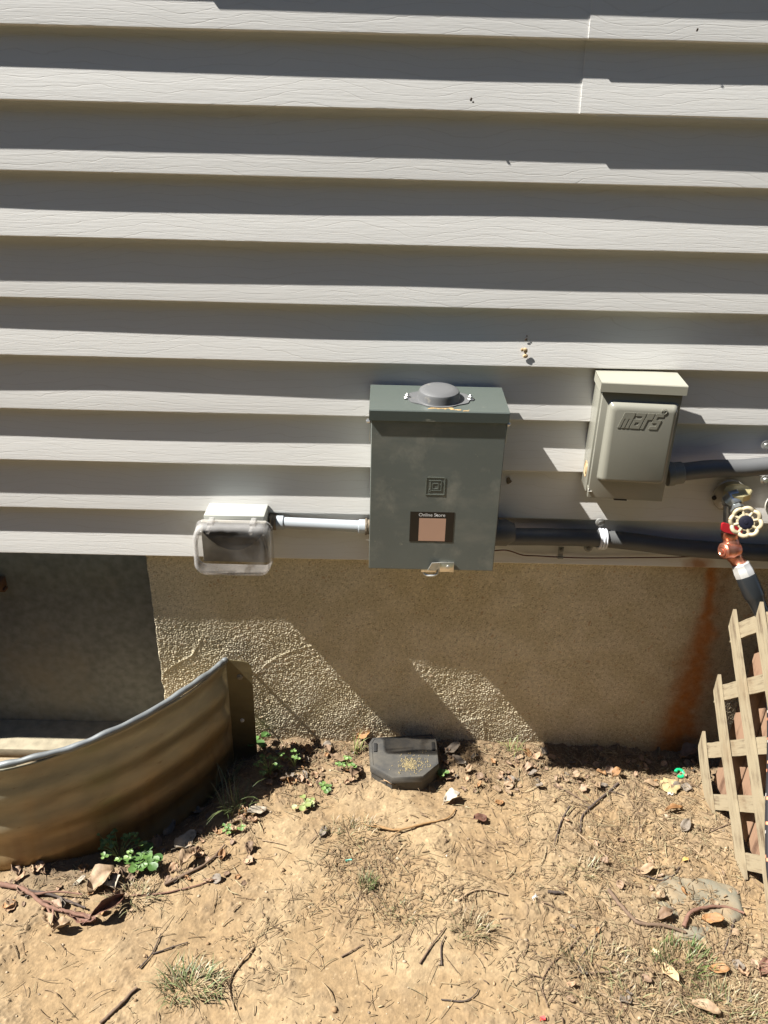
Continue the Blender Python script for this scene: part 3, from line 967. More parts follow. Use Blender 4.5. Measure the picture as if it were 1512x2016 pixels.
# side hinge clips
for s, x_ in ((-1, -0.0212), (1, 0.2196)):
    b = B()
    z_ = 0.3395 - 0.014
    cyl(b, (x_ - s * 0.004, -0.098, z_ + .006), (x_ + s * 0.0032, -0.098, z_ + .006), 0.0042, n=6)
    cyl(b, (x_ + s * 0.003, -0.098, z_ + .006), (x_ + s * 0.0048, -0.098, z_ + .006), 0.0022, n=12)
    box(b, min(x_ - s * 0.0015, x_ - s * .0025), max(x_ - s * 0.0015, x_ - s * .0025), -0.108, -0.088, z_ - 0.027, z_ + 0.014, 0.0003)
    obj('hinge_clip', b, M_ZINC, boxA)
# emblem: stamped square with an inner D-like square
b = B()
yf = -0.1126
def onA(px, py): return at(px, py, 0.1126)
def strip(b, p, q, wd=0.0014, hgt=0.00035, y=yf):
    p, q = Vector(p), Vector(q)
    d = (q - p).normalized(); s = Vector((-d.z, 0, d.x)) * wd / 2; e = d * wd / 2
    prism(b, [p - e + s, q + e + s, q + e - s, p - e - s], (0, -hgt, 0))
cx, cz = onA(857, 957).x, onA(857, 957).z
def sq(h_): return [(cx - h_, yf, cz + h_), (cx + h_, yf, cz + h_), (cx + h_, yf, cz - h_), (cx - h_, yf, cz - h_)]
def ring_poly(b, pts, wd, hgt=0.00035, close=True):
    n_ = len(pts)
    for i in range(n_ if close else n_ - 1):
        strip(b, pts[i], pts[(i + 1) % n_], wd, hgt + 0.00003 * (i % 2))
ring_poly(b, sq(0.0165), 0.0016)
ring_poly(b, [(cx - 0.0115, yf, cz + 0.0105), (cx + 0.0105, yf, cz + 0.0105), (cx + 0.0105, yf, cz - 0.0085), (cx - 0.0085, yf, cz - 0.0085),
              (cx - 0.0085, yf, cz - 0.0105), (cx - 0.0115, yf, cz - 0.0105), (cx - 0.0115, yf, cz - 0.0085), (cx - 0.0085, yf, cz - 0.0055), (cx - 0.0085, yf, cz + 0.0080)], 0.0012, close=False)
ring_poly(b, sq(0.0052), 0.0012)
M_EMB = mat('emblem_edge', (0.17, 0.19, 0.165), 0.4)
obj('stamped_emblem', b, M_EMB, boxA)
# sticker
b = B()
sx0, sz1 = onA(808, 1007).x, onA(808, 1007).z; sx1, sz0 = onA(891, 1066).x, onA(850, 1066.5).z
box(b, sx0, sx1, yf - 0.0002, yf + 0.0001, sz0, sz1, 0.0)
stc = obj('sticker', b, M_STICK, boxA, label='black sticker reading Online Store')
b = B(); box(b, onA(824.5, 1040).x, onA(877, 1040).x, yf - 0.0003, yf - 0.00015, onA(850, 1065).z, onA(850, 1020.5).z)
obj('sticker_panel', b, M_PEACH, stc)
def text_mesh(txt, size, extrude=0.0):
    c = bpy.data.curves.new('t', 'FONT'); c.body = txt; c.size = size; c.extrude = extrude; c.offset = 0.012 * size
    c.align_x = 'CENTER'; c.align_y = 'CENTER'
    o = bpy.data.objects.new('t', c); COL.objects.link(o)
    bpy.context.view_layer.update()
    me = bpy.data.meshes.new_from_object(o)
    bpy.data.objects.remove(o)
    return me
me = text_mesh('Online Store', 0.0082)
xs_ = [v.co.x for v in me.vertices]
sc = (onA(876, 1014).x - onA(824, 1014).x) / (max(xs_) - min(xs_))
q = onA(850.5, 1014)
me.transform(Matrix.Translation((q.x, yf - 0.0004, q.z)) @ Matrix.Rotation(math.radians(90), 4, 'X') @ Matrix.Scale(sc, 4))
add_mesh('sticker_text', me, M_WHITE, stc, 0)
# latch
b = B()
a0, a1 = at(866, 1107, 0.115), at(893, 1126, 0.115)
box(b, a0.x, a1.x, -0.1165, -0.1130, a1.z, a0.z, 0.0012)
l0 = obj('latch', b, M_STEEL, boxA)
b = B()
q = at(882, 1116, 0.117); cyl(b, (q.x, -0.1164, q.z), (q.x, -0.119, q.z), 0.0034, n=16)
obj('rivet', b, M_ZINC, l0)
b = B()
P0 = [at(842, 1122, 0.116), at(850, 1108, 0.122), at(866, 1107, 0.116), at(866, 1118, 0.116), at(856, 1123, 0.122)]
prism(b, P0, (0, -0.0012, 0))
P1 = [at(831, 1119, 0.105), at(836, 1130, 0.108), at(848, 1133, 0.110), at(860, 1130, 0.108), at(862, 1120, 0.105)]
tube(b, catmull(P1, 5), 0.0026, 10)
obj('hasp_loop', b, M_CHROME, l0)
b = B(); q0 = at(829, 1118, .104); box(b, q0.x, q0.x + 0.028, -0.110, -0.100, q0.z - 0.006, q0.z + .004, .001)
obj('hasp_plate', b, M_STEEL, l0)

# ------------------------------------------------------------------ BOX B : beige disconnect
mars = thing('disconnect_box', (0.452, 0, 0.185), 'beige metal disconnect box with raised door lettering and a sloped hood', 'electrical box')
TW = Matrix.Translation((0.452, 0, 0)) @ Matrix.Rotation(math.radians(-5.0), 4, 'Z') @ Matrix.Translation((-0.452, 0, 0))
def objM(name, b, material, parent, smooth=35, label=None):
    bmesh.ops.transform(b, matrix=TW, verts=b.verts)
    return obj(name, b, material, parent, smooth, label=label)
mx0, mx1 = 0.3885, 0.5285
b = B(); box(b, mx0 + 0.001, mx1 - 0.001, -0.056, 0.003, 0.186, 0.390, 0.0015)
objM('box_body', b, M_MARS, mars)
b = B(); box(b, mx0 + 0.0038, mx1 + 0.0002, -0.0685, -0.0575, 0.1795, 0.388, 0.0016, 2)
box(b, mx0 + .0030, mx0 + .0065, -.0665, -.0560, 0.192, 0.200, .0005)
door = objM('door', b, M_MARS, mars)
# raised door panel
b = B()
def rrect(x0, x1, z0, z1, r, y, n=5):
    pts = []
    for cx_, cz_, a0_ in ((x1 - r, z1 - r, 0), (x0 + r, z1 - r, 90), (x0 + r, z0 + r, 180), (x1 - r, z0 + r, 270)):
        for k in range(n + 1):
            a = math.radians(a0_ + 90 * k / n)
            pts.append(Vector((cx_ + r * math.cos(a), y, cz_ + r * math.sin(a))))
    return pts
def loft(b, rings):
    vs = [[b.verts.new(p) for p in rg] for rg in rings]
    for a, c in zip(vs[:-1], vs[1:]):
        n_ = len(a)
        for i in range(n_):
            j = (i + 1) % n_
            b.faces.new((a[i], a[j], c[j], c[i]))
    b.faces.new(vs[-1]); b.faces.new(vs[0][::-1])
rx0, rx1, rz0, rz1 = 0.4055, 0.5235, 0.2165, 0.3665
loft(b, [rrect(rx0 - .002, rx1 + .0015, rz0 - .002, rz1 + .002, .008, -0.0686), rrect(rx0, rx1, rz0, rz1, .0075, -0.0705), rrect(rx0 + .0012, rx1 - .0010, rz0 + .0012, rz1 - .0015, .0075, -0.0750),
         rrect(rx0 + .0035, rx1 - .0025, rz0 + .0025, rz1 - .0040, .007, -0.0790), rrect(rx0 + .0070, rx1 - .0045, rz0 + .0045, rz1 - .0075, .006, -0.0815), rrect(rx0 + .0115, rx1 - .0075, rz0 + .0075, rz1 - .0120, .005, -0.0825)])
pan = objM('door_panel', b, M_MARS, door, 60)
# lettering
LET = {'m': ["#######", "#######", "##.##.##"[:7], "##.##.##"[:7], "##.##.##"[:7]],
       'a': [".#####", ".....#", ".#####", "##...#", "######"],
       'r': [".####", ".####", ".##..", ".##..", ".##.."],
       's': [".#####", ".#....", ".#####", ".....#", ".#####"]}
LET['m'] = ["########", "########", "##.##.##", "##.##.##", "##.##.##"]
LET['a'] = ["#######", ".....##", "#######", "##...##", "#######"]
LET['r'] = ["#####", "#####", "##...", "##...", "##..."]
LET['s'] = ["######", "##....", "######", "....##", "######"]
def letter_cells(word, cell, rowh):
    out = []; x = 0
    for ch in word:
        g = LET[ch]
        for r0, row in enumerate(g):
            for c0, k in enumerate(row):
                if k == '#': out.append((x + c0, len(g) - 1 - r0))
        x += len(g[0]) + 1
    return out, x - 1, len(LET[word[0]])
cells, wN, hN = letter_cells('mars', 1, 1)
b = B()
pA = at(1220, 845, 0.082); pB = at(1310, 816, 0.082)
LW, LH = (pB.x - pA.x) * 0.9, (pB.z - pA.z)
vd = {}
occ = set(cells)
yL = -0.0824
def vtx(i, j, top):
    k = (i, j, top)
    if k not in vd:
        z_ = j / hN * LH; x_ = i / wN * LW + 0.32 * z_
        vd[k] = b.verts.new((pA.x + .003 + x_, yL - (0.0007 if top else -0.0006), pA.z + z_ + 0.002))
    return vd[k]
for i, j in cells:
    b.faces.new([vtx(i, j, 1), vtx(i + 1, j, 1), vtx(i + 1, j + 1, 1), vtx(i, j + 1, 1)])
    for di, dj, e0, e1 in ((-1, 0, (0, 1), (0, 0)), (1, 0, (1, 0), (1, 1)), (0, -1, (0, 0), (1, 0)), (0, 1, (1, 1), (0, 1))):
        if (i + di, j + dj) not in occ:
            b.faces.new([vtx(i + e0[0], j + e0[1], 1), vtx(i + e0[0], j + e0[1], 0), vtx(i + e1[0], j + e1[1], 0), vtx(i + e1[0], j + e1[1], 1)])
M_LETT = mat('lettering_enamel', (0.205, 0.20, 0.165), 0.3)
objM('raised_lettering', b, M_LETT, pan, 25)
b = B()
q = at(1317, 809, 0.082)
ringp = [(q.x - .002 + 0.0048 * math.cos(a * .2618), yL - .0004, q.z + 0.0048 * math.sin(a * .2618)) for a in range(25)]
tube(b, ringp, 0.0005, 6)
me = text_mesh('R', 0.0062, 0.0003)
me.transform(Matrix.Translation((q.x - .002, yL - .0004, q.z)) @ Matrix.Rotation(math.radians(90), 4, 'X'))
b.from_mesh(me)
objM('registered_mark', b, M_LETT, pan)
b = B()
def hoodB():
    x0, x1 = mx0 - 0.0022, mx1 + 0.0045
    b = B()
    yf_, zb_, zf_ = -0.0745, 0.4035, 0.4005
    th = .0015; lip = 0.0165
    prism(b, [(x0, 0.004, zb_), (x0, yf_ + .001, zf_ + .0004), (x0, yf_, zf_ - .0012), (x0, yf_, zf_ - lip), (x0, yf_ + th, zf_ - lip), (x0, yf_ + th, zf_ - th - .001), (x0, 0.004, zb_ - th)], (x1 - x0, 0, 0))
    for xs_, s in ((x0, 1), (x1, -1)):
        prism(b, [(xs_, 0.004, zb_ - .0001), (xs_, yf_ + .0004, zf_ - .0001), (xs_, yf_ + .0004, zf_ - lip), (xs_, yf_ * .2, zf_ - lip), (xs_, 0.004, zf_ - lip + .002)], (s * th, 0, 0))
    bevel_all(b, 0.0006, 1, 40)
    return b
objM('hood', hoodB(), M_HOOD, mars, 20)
b = B()
xk = mx0 + 0.001
lathe(b, (xk, -0.030, 0.222), (-1, 0, 0), [(0.0155, 0), (0.0155, 0.0007), (0.0140, 0.0007), (0.0138, 0.0002), (0.0098, 0.0002), (0.0096, 0.0012), (0.0, 0.0014)], 32)
objM('knockout', b, M_RUSTK, mars)
b = B(); box(b, 0.4410, 0.4645, -0.0690, -0.060, 0.1775, 0.1800, .0003)
objM('door_slot', b, M_BLACK, mars)
b = B()
box(b, mx0 + 0.003, mx0 + 0.010, -0.0705, -0.068, 0.192, 0.1935, .0003); box(b, mx0 + 0.003, mx0 + 0.0045, -0.0705, -0.068, 0.1937, 0.198, .0003)
objM('door_hinge_pin', b, M_WHITEP, mars)

# ------------------------------------------------------------------ RECEPTACLE BOX with clear cover
rec = thing('weatherproof_outlet', (-0.275, 0, 0.07), 'small grey outdoor outlet box with a clear bubble cover, left of the breaker box', 'outlet')
b = B(); box(b, -0.3335, -0.2180, -0.052, 0.004, 0.030, 0.1205, 0.002, 2)
rb = obj('outlet_box', b, M_GREYP, rec)
b = B(); box(b, -0.3375, -0.2135, -0.0655, -0.0535, 0.027, 0.1130, 0.002, 2)
obj('mounting_plate', b, M_PLATE, rb)
# dark crescent behind the clear cover
b = B()
pts = [(-0.3325, -0.0662, 0.1085), (-0.2190, -0.0662, 0.1085)]
for k in range(13):
    t = k / 12
    pts.append((-0.2190 - t * 0.1135, -0.0662, 0.092 - 0.036 * math.sin(math.pi * t) ** 0.8))
prism(b, pts, (0, -0.004, 0))
obj('dark_crescent', b, M_SEC, rb)
b = B(); box(b, -0.298, -0.256, -0.0675, -0.0663, 0.084, 0.104, .0005)
box(b, -0.3155, -0.305, -0.0675, -0.0663, 0.090, 0.104, .0005)
obj('socket', b, M_PLATE, rb)
# clear cover : lofted rounded shell open at the back
b = B()
def rr3(x0, x1, z0, z1, r, y, tilt=0.0, bow=0.0):
    P_ = rrect(x0, x1, z0, z1, r, y, 6)
    out = []
    xm = (x0 + x1) / 2
    for p in P_:
        f = 1 - ((p.x - xm) / ((x1 - x0) / 2)) ** 2
        out.append(Vector((p.x, p.y + tilt * (p.z - z1), p.z + (bow * f if p.z > (z0 + z1) / 2 else -bow * f))))
    return out
rings = [rr3(-0.3460, -0.2020, 0.0235, 0.1160, .016, -0.0665, 0, .001), rr3(-0.3460, -0.2020, 0.0235, 0.1160, .016, -0.0700, 0, .001),
         rr3(-0.3440, -0.2040, 0.0255, 0.1150, .016, -0.0710, 0, .001), rr3(-0.3435, -0.2030, 0.0257, 0.1145, .018, -0.0900, .05, .002),
         rr3(-0.3425, -0.2035, 0.0263, 0.1135, .019, -0.1020, .08, .003), rr3(-0.3395, -0.2065, 0.0295, 0.1105, .018, -0.1075, .08, .003),
         rr3(-0.3340, -0.2120, 0.0345, 0.1050, .015, -0.1095, .08, .003), rr3(-0.3280, -0.2180, 0.0400, 0.0990, .012, -0.1070, .08, .003)]
vs = [[b.verts.new(p) for p in rg] for rg in rings]
for a_, c_ in zip(vs[:-1], vs[1:]):
    for i in range(len(a_)):
        j = (i + 1) % len(a_)
        b.faces.new((a_[i], a_[j], c_[j], c_[i]))
b.faces.new(vs[-1])
cov = obj('clear_cover', b, M_CLEAR, rec, 60)
so = cov.modifiers.new('thickness', 'SOLIDIFY'); so.thickness = 0.0018; so.offset = 1
for x_ in (-0.315, -0.236):
    b = B()
    box(b, x_ - 0.005, x_ + 0.005, -0.088, -0.060, 0.1135, 0.1215, .0015)
    box(b, x_ - 0.003, x_ + 0.003, -0.1085, -0.087, 0.1085, 0.1165, .0012)
    obj('cover_hinge', b, M_CLEAR, cov)
b = B(); box(b, -0.283, -0.270, -0.109, -0.104, 0.0220, 0.0290, .001)
obj('cover_catch', b, M_CLEAR, cov)
b = B()
tube(b, catmull([Vector(p) for p in [(-0.3400, -0.1040, .035), (-0.3410, -0.1030, .07), (-0.3330, -0.1020, .1065)]], 4), 0.0022, 8)
tube(b, catmull([Vector(p) for p in [(-0.2055, -0.1040, .035), (-0.2050, -0.1030, .07), (-0.2130, -0.1020, .1065)]], 4), 0.0022, 8)
tube(b, catmull([Vector(p) for p in [(-0.325, -0.1085, .0305), (-0.275, -0.1100, .0265), (-0.22, -0.1085, .0305)]], 4), 0.0018, 8)
obj('cover_rib', b, M_CLEAR, cov)

# rigid conduit outlet -> breaker box
pvc = thing('pvc_conduit', (-0.1, -0.03, 0.09), 'short straight pale grey plastic conduit running from the outlet to the breaker box', 'conduit')
c0, c1 = at(548, 1029, 0.0045), at(712, 1036.5, 0.0085)
e1 = Vector((-0.0172, c1.y, c1.z - 0.0003))
e0 = Vector((-0.2160, c0.y, c0.z))
b = B(); cyl(b, c0, c1, 0.0118, n=32)
obj('pipe', b, M_PVC, pvc)
for a_, c_ in ((c0 + Vector((-0.004, 0, 0)), c0 + Vector((0.011, 0, 0))), (c1 + Vector((-0.006, 0, 0)), c1 + Vector((0.008, 0, 0)))):
    b = B(); cyl(b, a_, c_, 0.0142, n=32, ch=.001); obj('collar', b, M_PVC, pvc)
for a_, c_, nn_ in ((e0, c0 + Vector((-0.003, 0, 0)), 7), (c1 + Vector((0.007, 0, 0)), e1, 8)):
    b = B()
    L_ = (c_ - a_).length
    lathe(b, a_, c_ - a_, [(0, 0), (0.0165, 0.0), (0.0170, L_ * .3), (0.0145, L_ * .45), (0.0150, L_ * .8), (0.0135, L_), (0, L_)], nn_ * 2)
    for v in b.verts: v.co += Vector((random.uniform(-.001, .001), random.uniform(-.001, .001), random.uniform(-.0012, .0012)))
    obj('fitting', b, M_SEAL, pvc)

# ------------------------------------------------------------------ FLEXIBLE CONDUITS
def ribbed(bm, P, r, pitch=0.0042, amp=0.00035, n=20):
    P = [Vector(p) for p in P]
    seg = [(P[i + 1] - P[i]).length for i in range(len(P) - 1)]
    cum = [0]
    for s in seg: cum.append(cum[-1] + s)
    N_ = int(cum[-1] / (pitch / 2))
    out = []; rs = []
    k = 0
    for i in range(N_ + 1):
        s = cum[-1] * i / N_
        while k < len(seg) - 1 and cum[k + 1] < s: k += 1
        t = (s - cum[k]) / max(seg[k], 1e-9)
        out.append(P[k].lerp(P[k + 1], t)); rs.append(r + (amp if i % 2 else -amp))
    tube(bm, out, rs, n)
lowc = thing('flexible_conduit', (0.3, -0.03, 0.07), 'dark grey flexible conduit running low along the siding right of the breaker box', 'conduit')
pp_ = catmull([Vector((0.242, -0.022, at(1028, 1057, .022).z)), at(1080, 1057, .014), at(1180, 1060, .008), at(1260, 1068, .007), at(1340, 1078, .007), at(1440, 1085, .008), at(1560, 1090, .008), at(1800, 1094, .008), at(4200, 1094, .008)], 8)
b = B(); ribbed(b, pp_, 0.0172); obj('pipe', b, M_FLEX, lowc, 80)
b = B()
zc = at(1010, 1049, .022).z
lathe(b, (0.2158, -0.022, zc), (1, 0, 0.0), [(0, 0), (0.0255, 0), (0.0262, 0.004), (0.0262, 0.034), (0.0205, 0.046), (0.0190, 0.050), (0, 0.050)], 12)
obj('connector', b, M_CONN, lowc)
# strap
strap = thing('pipe_strap', (at(1185, 1058, 0).x, 0, at(1185, 1058, 0).z), 'white ribbed two hole pipe strap clamping the low dark conduit', 'pipe strap')
sc0 = at(1184, 1060, .008)
b = B()
for k, (dx_, r_s) in enumerate(((-0.0058, .0206), (-0.0005, .0214), (0.0050, .0206))):
    P_ = []
    for i in range(15):
        a = math.radians(100 + 160 * i / 14) if False else math.radians(-88 + 176 * i / 14)
        P_.append(Vector((sc0.x + dx_ + 0.002 * math.cos(a), sc0.y - r_s * math.cos(a) + .002, sc0.z + r_s * math.sin(a))))
    tube(b, P_, 0.0026, 8)
for i in range(14):
    pass
obj('strap_band', b, M_STRAP, strap)
for s, q in ((1, at(1184, 1033, .016)), (-1, at(1160, 1082, .014))):
    b = B()
    lathe(b, (q.x, -.004, q.z), (0, -1, 0), [(0, 0), (0.0088, 0), (0.0088, 0.0030), (0.0070, 0.0042), (0, 0.0042)], 24)
    zt = sorted((q.z, q.z - s * 0.014))
    tb = obj('strap_tab', b, M_STRAPG, strap)
    b = B(); cyl(b, (q.x, -0.0083, q.z), (q.x, -0.0105, q.z), 0.0045, n=16)
    obj('screw', b, M_CONN, tb)

upc = thing('flexible_conduit', (0.62, -0.03, 0.22), 'grey flexible conduit leaving the right side of the beige disconnect box', 'conduit')
pts = [at(1336, 930, .035), at(1400, 923, .034), at(1460, 922, .032), at(1512, 917, .030), at(1620, 908, .03), at(1800, 906, .03), at(4200, 930, .03)]
b = B(); ribbed(b, catmull(pts, 8), 0.0168); obj('pipe', b, M_FLEXL, upc, 80)
b = B()
st = at(1312, 934, .035)
lathe(b, st, at(1345, 930, .035) - st, [(0, 0), (0.0225, 0), (0.0225, 0.012), (0.0212, 0.013), (0.0208, 0.028), (0.0195, 0.0295), (0, 0.0295)], 28)
obj('connector', b, M_CONL, upc)
# small clamp at the frame edge holding the upper conduit
cl = thing('conduit_clamp', (at(1509, 915, 0).x, 0, at(1509, 915, 0).z), 'small metal clamp round the upper grey conduit at the right edge', 'clamp')
q = at(1514, 918, .030)
b = B()
tube(b, [Vector((q.x, q.y - 0.0195 * math.cos(a), q.z + 0.0195 * math.sin(a))) for a in [math.radians(-95 + 190 * i / 12) for i in range(13)]], 0.0024, 8)
obj('clamp_band', b, M_ZINC, cl)
for px, py in ((1510, 878), (1508, 946)):
    q2 = at(px, py, .006)
    b = B(); lathe(b, (q2.x, -.001, q2.z), (0, -1, 0), [(0, 0), (.009, 0), (.009, .002), (.0055, .003), (.0045, .0065), (0, .007)], 18)
    obj('clamp_screw', b, M_ZINC, cl)

# thermostat wire and clip
b = B()
wp = [Vector((0.2125, -0.040, at(975, 1086, .04).z)), at(990, 1083, .012), at(1005, 1085, .006), at(1030, 1093, .003), at(1060, 1094.5, .003), at(1105, 1097, .0045), at(1160, 1098.5, .003), at(1240, 1098, .003), at(1330, 1097, .003), at(1420, 1094, .004), at(1560, 1100, .004)]
tube(b, catmull(wp, 8), 0.0013, 8)
wire = obj('wire', b, M_WIRE, None, 60, loc=tuple(wp[3]))
tag(wire, 'thin dark red wire running along the bottom edge of the siding', 'wire')
q = at(1104, 1084, .004)
clip = thing('wire_clip', (q.x, 0, q.z), 'small metal wire clip screwed to the siding below the low conduit', 'clip')
b = B(); box(b, q.x - .0055, q.x + .0055, -.0062, -.0040, q.z - .011, q.z + .009, .0008)
box(b, q.x - .0058, q.x + .0058, -.0105, -.0062, q.z - .0160, q.z - .0110, .0008)
obj('clip_body', b, M_STRAPG, clip)
b = B(); cyl(b, (q.x, -.006, q.z + .003), (q.x, -.0085, q.z + .003), .0034, n=12)
obj('screw', b, M_CONN, clip)

# ------------------------------------------------------------------ HOSE BIBB
bib = thing('outdoor_tap', (at(1440, 975, 0).x, 0, at(1440, 975, 0).z), 'dull metal outdoor tap with a scalloped cream handwheel, on the siding above the rust stain', 'tap')
fc = at(1436, 976, 0.004)
b = B()
lathe(b, (fc.x, 0.002, fc.z), (0, -1, 0), [(0, 0), (0.031, 0), (0.0325, 0.003), (0.031, 0.0055), (0.022, 0.0075), (0, 0.008)], 36)
fl = obj('wall_flange', b, M_FLANGE, bib)
for px, py in ((1406.5, 981), (1470, 982)):
    q = at(px, py, .0075); b = B(); cyl(b, (q.x, -.0045, q.z), (q.x, -.0078, q.z), .0045, n=16); obj('screw', b, M_BLACK, fl)
# valve body from the wall, spout down, bonnet to the wheel
w0 = Vector((fc.x + .006, -.004, fc.z))
bd = at(1443, 992, .050)
b = B()
cyl(b, w0, bd, 0.0150, 0.0165, 24)
lathe(b, bd + Vector((0, 0.012, 0.010)), Vector((0.15, -0.75, -0.35)), [(0, -.006), (.012, -.005), (0.0205, 0), (0.0215, .008), (0.0185, .018), (0.0140, .024), (0, .024)], 8)
sp0, sp1 = bd + Vector((-0.002, 0.002, -0.004)), at(1437, 1050, .062)
cyl(b, sp0, sp1, 0.0135, 0.0125, 24)
obj('tap_body', b, M_BIB, bib, 30)
wc_ = at(1468, 1028, .098)
ax = (CAM - wc_).normalized()
ax = (ax + Vector((0.10, -0.12, 0.02))).normalized()
ax = Vector((-0.12, -0.80, 0.50)).normalized() * 0 + ax
b = B()
bs = bd + (wc_ - bd) * 0.25
bdir = (wc_ - bs)
lathe(b, bs, bdir, [(0, 0), (.0145, 0), (.0150, .009), (.0125, .010), (.0120, .020), (.0090, .021), (.0085, bdir.length * .8), (.004, bdir.length * .85), (.004, bdir.length), (0, bdir.length)], 8)
obj('bonnet', b, M_BIB, bib, 30)
# brass cap on top
q0 = at(1452, 978, .040); q1 = at(1453, 958, .042)
b = B()
lathe(b, q0, (q1 - q0) + Vector((0, 0, .004)), [(0, 0), (.0215, 0), (.0245, .002), (.0248, .0135), (.0230, .0155), (.0160, .0165), (.013, .0178), (.0, .018)], 10)
obj('vacuum_breaker_cap', b, M_BRASS, bib, 30)
# handwheel: scalloped rim + spokes
b = B()
x_, y_, _ = frame_z(ax)
R0 = 0.0262
rimp = []
N_ = 96
for i in range(N_ + 1):
    a = 2 * math.pi * i / N_
    lob = abs(math.cos(4 * a))
    r = R0 - 0.0034 * (1 - lob ** 0.9)
    rimp.append(wc_ + x_ * r * math.cos(a) + y_ * r * math.sin(a) + ax * (0.0035 * lob))
tube(b, rimp, 0.0040, 8, ends=False)
for k in range(8):
    a = 2 * math.pi * (k + .5) / 8
    tube(b, [wc_ + (x_ * math.cos(a) + y_ * math.sin(a)) * 0.012 + ax * .001, wc_ + (x_ * math.cos(a) + y_ * math.sin(a)) * 0.0225 + ax * .001], [0.0030, 0.0026], 8)
lathe(b, wc_ - ax * .003, ax, [(0, 0), (.0155, 0), (.0165, .003), (.0150, .0055), (0, .0055)], 28)
whl = obj('handwheel', b, M_WHEEL, bib, 50)
b = B(); lathe(b, wc_ + ax * .0025, ax, [(0, 0), (.0125, 0), (.0128, .0012), (.0115, .0020), (.004, .0022), (.0032, .0034), (0, .0036)], 28)
obj('centre_disc', b, M_DISC, whl)
# --- shutoff valve
sv = thing('shutoff_valve', tuple(at(1440, 1075, .07)), 'shiny copper coloured shutoff valve with a red lever, screwed under the tap', 'valve')
v0 = at(1436, 1046, .064); v1 = at(1440, 1074, .072); v2 = at(1438, 1084, .076); v3 = at(1457, 1112, .086)
b = B()
lathe(b, v0, v1 - v0, [(0, 0), (.0150, 0), (.0155, .002), (.0155, .012), (.0142, .0135), (.0142, .017), (.0152, .019), (.0150, (v1 - v0).length), (0, (v1 - v0).length)], 12)
# cross body: fat short barrel lying left-right
l0_, r0_ = at(1422, 1085, .084), at(1462, 1080, .070)
lathe(b, l0_, r0_ - l0_, [(0, 0), (.0125, 0), (.0155, .0025), (.0160, .010), (.0172, .018), (.0160, .027), (.0140, .034), (0, .036)], 24)
lathe(b, v2 + (v3 - v2) * .25, v3 - v2, [(0, 0), (.0140, 0), (.0145, .008), (.0130, .010), (.0132, .024), (.0120, .0255), (0, .0256)], 10)
obj('valve_body', b, M_COPPER, sv, 40)
b = B()
dl = (l0_ - r0_).normalized()
lathe(b, l0_, dl, [(.0100, -.001), (.0105, .0015), (.0080, .0022), (.0066, .0008), (.0050, .0008), (.0045, .0030), (0, .0038)], 24)
obj('valve_stem', b, M_COPPER, sv, 40)
b = B()
ra, rc = at(1419, 1036, .074), at(1458, 1046, .074)
d_ = (rc - ra)
for k in range(1): pass
P_ = []
up_ = Vector((0, .25, 1)).normalized(); fr_ = Vector((0, -1, .25)).normalized()
prof = [(0, -.006), (.004, -.0085), (.02, -.0085), (.041, -.007), (.041, .007), (.02, .0085), (.004, .0085), (0, .006)]
dn = d_.normalized()
prism(b, [ra + dn * a + up_ * c for a, c in prof], fr_ * 0.006)
bevel_all(b, .0015, 2, 30)
obj('red_lever', b, M_RED, sv, 50)
# --- garden hose
hose = thing('garden_hose', tuple(at(1480, 1150, .1)), 'black woven garden hose with orange flecks and a silver coupling hanging from the valve', 'hose')
h0 = at(1457, 1110, .087); h1 = at(1468, 1134, .098); h2 = at(1487, 1178, .115); h3 = at(1503, 1214, .130)
b = B()
L_ = (h1 - h0).length
lathe(b, h0, h1 - h0, [(0, 0), (.0150, 0), (.0172, .002), (.0178, L_ * .5), (.0185, L_ * .55), (.0185, L_), (0, L_)], 8)
obj('coupling', b, M_CHROME, hose, 30)
b = B()
L_ = (h3 - h1).length
lathe(b, h1, h3 - h1, [(0, 0), (.0178, 0), (.0186, .002), (.0190, L_ * .46), (.0180, L_ * .52), (.0158, L_ * .62), (.0145, L_ * .8), (.0140, L_), (.0, L_)], 28)
obj('rubber_sleeve', b, M_SLEEVE, hose, 50)
hp_ = catmull([h2.lerp(h3, .8), h3, at(1516, 1290, .185), at(1521, 1400, .25), at(1521, 1500, .31), at(1518, 1620, .38), at(1524, 1740, .45), at(1560, 1860, .50), at(1640, 1960, .52)], 60)
b = B(); tube(b, hp_, 0.0098, 24)
ho = obj('hose_pipe', b, M_HOSE, hose, 80)
n_ = len(ho.data.vertices)
cc = np.tile([0.014, 0.014, 0.018], (n_, 1)).astype(float)
for v in range(n_):
    ri, k = divmod(v, 24)
    u = (ri // 3 + k // 3) % 4; w_ = (ri // 3 - k // 3) % 5
    if u == 0 and w_ in (0, 2): cc[v] = (0.55, 0.24, 0.13) if (ri // 6) % 3 else (0.45, 0.42, 0.4)
set_cols(ho.data, cc)

# white downpipe edge and dim fitting at the right border
q = at(1549, 1012, .03)
wp_ = thing('white_pipe', (q.x, -.03, q.z), 'white pipe end just showing at the right edge beside the handwheel', 'pipe')
b = B()
lathe(b, (q.x, 0.0, q.z + .012), (0.0, -1, -0.3), [(0, 0), (.030, 0), (.032, .004), (.032, .034), (.029, .040), (.020, .043), (0, .044)], 32)
obj('pipe', b, M_WHITEP, wp_)

